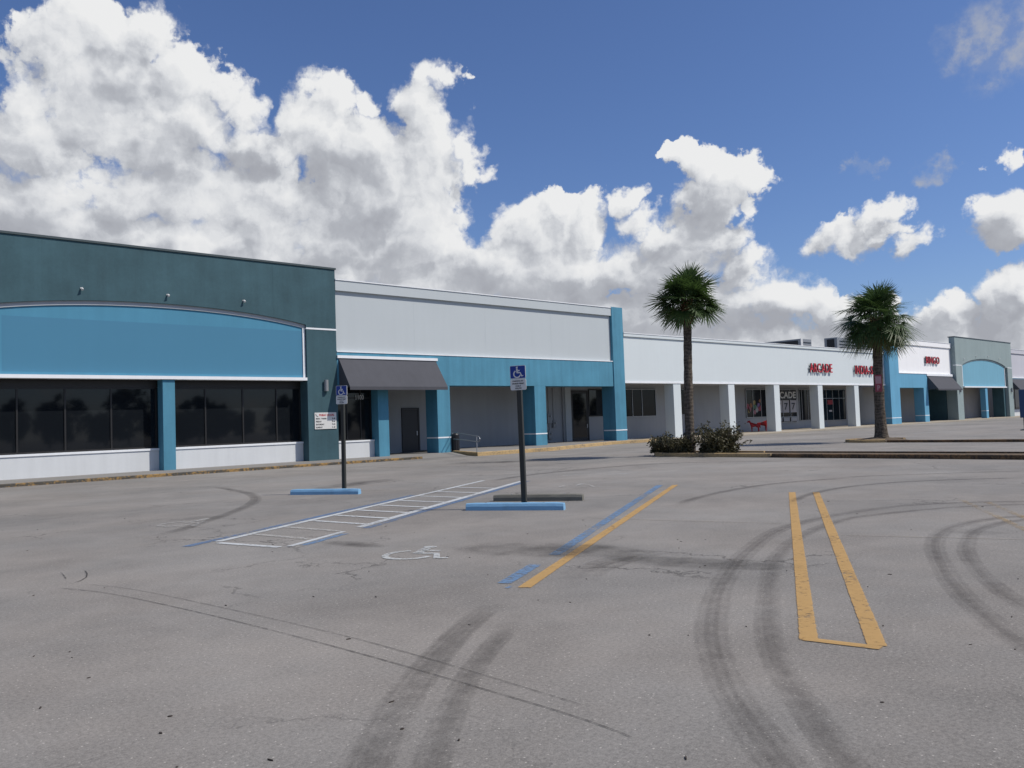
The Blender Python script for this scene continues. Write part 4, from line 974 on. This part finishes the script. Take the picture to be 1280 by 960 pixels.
DARKS = [(-30.82, 16.25, 2.5, 2.04), (-12.3, 15.61, 3.49, 2.17), (-10.63, 17.19, 2.18, 1.54), (-21.76, 17.63, 3.17, 1.74), (-16.49, 16.99, 2.07, 1.51), (-10.72, 13.8, 3.8, 1.79), (-29.37, 12.45, 5.13, 1.7), (13.37, 13.13, 2.55, 1.88), (1.33, 8.45, 6.13, 2.2), (12.95, 9.99, 4.25, 1.81), (-3.09, 10.24, 3.35, 1.37), (21.48, 6.67, 3.38, 1.23), (16.45, 6.26, 4.1, 1.49), (23.86, 10.86, 3.99, 1.69), (31.33, 10.02, 3.07, 1.68), (30.0, 4.69, 3.77, 1.25), (-6.98, 10.58, 3.86, 1.41), (6.87, 7.65, 3.85, 1.86), (-14.53, 11.12, 5.77, 1.27), (-23.51, 13.35, 2.37, 0.99), (-25.27, 21.26, 1.86, 1.0), (3.44, 5.32, 25.91, 1.66), (-20.65, 10.97, 9.78, 1.23), (25.93, 10.51, 1.36, 0.78)]

wd_ = bpy.data.worlds.new('World'); scene.world = wd_; wd_.use_nodes = True
wt = wd_.node_tree; wt.nodes.clear()

def field_group(blobs, name):
    """cloud thickness at a sky direction given as (azimuth, elevation) in degrees"""
    gt = bpy.data.node_groups.new(name, 'ShaderNodeTree')
    gt.interface.new_socket('Direction', in_out='INPUT', socket_type='NodeSocketVector')
    gt.interface.new_socket('Thickness', in_out='OUTPUT', socket_type='NodeSocketFloat'); gt.interface.new_socket('Soft', in_out='OUTPUT', socket_type='NodeSocketFloat')
    t = NT(gt); gi = t.n('NodeGroupInput').outputs[0]; go = t.n('NodeGroupOutput')
    w1 = t.v('SUBTRACT', t.noise(gi, .16, 3, .55, '2D', 1), (.5, .5, .5)); w2 = t.v('SUBTRACT', t.noise(gi, .7, 4, .6, '2D', 1), (.5, .5, .5))
    q = t.v('ADD', gi, t.v('MULTIPLY', w1, (5.0, 4.0, 0))); q = t.v('ADD', q, t.v('MULTIPLY', w2, (2.2, 1.8, 0)))
    sm = None
    for a, e_, ra, re in blobs:
        l = t.v('LENGTH', t.v('MULTIPLY_ADD', q, (1 / ra, 1 / re, 0), (-a / ra, -e_ / re, 0)), out=1)
        if sm is None: sm = l
        else:
            nd = t.n('ShaderNodeMath', operation='SMOOTH_MIN'); t.set(nd.inputs[0], sm); t.set(nd.inputs[1], l); nd.inputs[2].default_value = .12; sm = nd.outputs[0]
    F = t.m('SUBTRACT', 1.0, sm)
    F = t.m('MINIMUM', F, .62)
    # other cumulus all round the sky
    sx = t.n('ShaderNodeSeparateXYZ', {0: gi}); aa = t.m('ABSOLUTE', sx.outputs[0])
    gen = t.m('MULTIPLY', t.m('SUBTRACT', t.noise(gi, .055, 3, .5, '2D'), .60), 4.0)
    F = t.m('MAXIMUM', F, t.m('SUBTRACT', gen, t.ramp(aa, 40, 55, 6, 0)))
    vo = t.n('ShaderNodeTexVoronoi', {'Vector': q, 'Scale': .30, 'Detail': 3.0, 'Roughness': .50, 'Lacunarity': 2.4, 'Smoothness': .40}, voronoi_dimensions='2D', feature='SMOOTH_F1', normalize=True)
    puff = t.m('SUBTRACT', .38, vo.outputs['Distance'])
    fb = t.m('SUBTRACT', t.noise(gi, .8, 6, .56, '2D'), .5)
    S = t.m('ADD', F, t.m('MULTIPLY', puff, 1.15)); D = t.m('ADD', S, t.m('MULTIPLY', fb, t.ramp(t.noise(gi, .12, 2, .5, '2D'), .35, .65, .22, .72)))
    t.t.links.new(D, go.inputs[0]); t.t.links.new(t.m('ADD', S, t.m('MULTIPLY', fb, .12)), go.inputs[1])
    return gt
T = NT(wt)
tc = T.n('ShaderNodeTexCoord').outputs['Generated']
s3 = T.n('ShaderNodeSeparateXYZ', {0: T.v('NORMALIZE', tc)})
az = T.m('SUBTRACT', math.degrees(YAW), T.m('MULTIPLY', T.m('ARCTAN2', s3.outputs[1], s3.outputs[0]), 180 / math.pi))
az = T.m('WRAP', az, 180.0, -180.0)
el = T.m('MULTIPLY', T.m('ARCSINE', s3.outputs[2]), 180 / math.pi)
P = T.n('ShaderNodeCombineXYZ', {0: az, 1: el}).outputs[0]
G = field_group(BLOBS, 'cumulus_field')
def D(vec):
    nd = T.n('ShaderNodeGroup'); nd.node_tree = G; T.set(nd.inputs[0], vec); return nd.outputs
d0, s0 = D(P); s1 = D(T.v('ADD', P, (.9, 1.1, 0)))[1]
lowb = T.ramp(el, 2, 13)
alpha = T.ramp(d0, -.04, T.ramp(T.noise(P, .15, 2, .5, '2D'), .35, .65, .16, .55))
rel = T.m('SUBTRACT', s0, s1)
light = T.m('ADD', T.m('MULTIPLY', rel, .62), .755)
core = T.ramp(d0, .35, .95); light = T.m('SUBTRACT', light, T.m('MULTIPLY', core, .06))
# grey, self-shaded bellies
wq = T.v('ADD', P, T.v('MULTIPLY', T.v('SUBTRACT', T.noise(P, .3, 3, .5, '2D', 1), (.5, .5, .5)), (6.0, 4.5, 0)))
sm = None
for a, e_, ra, re in DARKS:
    l = T.v('LENGTH', T.v('MULTIPLY_ADD', wq, (1 / ra, 1 / re, 0), (-a / ra, -e_ / re, 0)), out=1)
    if sm is None: sm = l
    else:
        nd = T.n('ShaderNodeMath', operation='SMOOTH_MIN'); T.set(nd.inputs[0], sm); T.set(nd.inputs[1], l); nd.inputs[2].default_value = .2; sm = nd.outputs[0]
dark = T.m('MULTIPLY', T.ramp(sm, .45, 1.40, 1, 0), T.ramp(T.noise(P, .24, 3, .45, '2D'), .3, .60, .45, 1))
dark = T.m('MAXIMUM', dark, T.m('MULTIPLY', T.ramp(T.m('ABSOLUTE', az), 42, 50), T.ramp(T.noise(P, .08, 3, .5, '2D'), .5, .6)))
light = T.m('SUBTRACT', light, T.m('MULTIPLY', dark, .42)); light = T.m('SUBTRACT', light, T.ramp(el, 5, 12, .13, 0))
light = T.m('ADD', light, T.m('MULTIPLY', T.m('SUBTRACT', T.noise(P, .22, 3, .45, '2D'), .5), .38))
cr = T.n('ShaderNodeValToRGB'); T.set(cr.inputs[0], light)
els = cr.color_ramp.elements
els[0].position = .10; els[0].color = (.40, .415, .46, 1); els[1].position = 1.0; els[1].color = (.90, .905, .91, 1)
for p_, c in ((.38, (.48, .50, .545, 1)), (.58, (.63, .65, .69, 1)), (.76, (.78, .795, .82, 1))):
    e_ = els.new(p_); e_.color = c
# thin grey wisps
sw = None
wv = T.v('ADD', P, T.v('MULTIPLY', T.v('SUBTRACT', T.noise(P, .35, 5, .65, '2D', 1), (.5, .5, .5)), (5.0, 4.0, 0)))
for a, e_, ra, re in WISPS:
    l = T.v('LENGTH', T.v('MULTIPLY_ADD', wv, (1 / ra, 1 / re, 0), (-a / ra, -e_ / re, 0)), out=1)
    sw = l if sw is None else T.m('MINIMUM', sw, l)
wisp = T.m('MULTIPLY', T.ramp(sw, .2, 1.35, 1, 0), T.ramp(T.noise(P, .5, 6, .6, '2D'), .36, .66, .15, .8))
sky = T.n('ShaderNodeTexSky', sky_type='NISHITA', sun_disc=False, sun_elevation=SUN_EL, sun_rotation=math.atan2(sd.x, sd.y), altitude=0, air_density=1.0, dust_density=.6, ozone_density=3.0)
tint = T.v('MULTIPLY', sky.outputs[0], (.86, .98, 1.28))
bg = T.n('ShaderNodeBackground', {0: tint, 1: .105})
bgw = T.n('ShaderNodeBackground', {0: (.44, .47, .54, 1), 1: 1.15}); bgc = T.n('ShaderNodeBackground', {0: cr.outputs[0], 1: 1.16})
m1 = T.n('ShaderNodeMixShader', {0: wisp}); wt.links.new(bg.outputs[0], m1.inputs[1]); wt.links.new(bgw.outputs[0], m1.inputs[2])
alpha = T.m('MULTIPLY', alpha, T.ramp(el, -1.5, .5))
m2 = T.n('ShaderNodeMixShader', {0: alpha}); wt.links.new(m1.outputs[0], m2.inputs[1]); wt.links.new(bgc.outputs[0], m2.inputs[2])
ow = T.n('ShaderNodeOutputWorld'); wt.links.new(m2.outputs[0], ow.inputs[0])
wd_.cycles.sampling_method = 'MANUAL'; wd_.cycles.sample_map_resolution = 512

scene.view_settings.view_transform = 'Standard'; scene.view_settings.look = 'None'
scene.view_settings.exposure = -0.32; scene.view_settings.gamma = 1.0; scene.view_settings.use_curve_mapping = False
scene.cycles.max_bounces = 6; scene.cycles.transparent_max_bounces = 16; scene.cycles.caustics_reflective = False; scene.cycles.caustics_refractive = False
scene.cycles.use_denoising = True
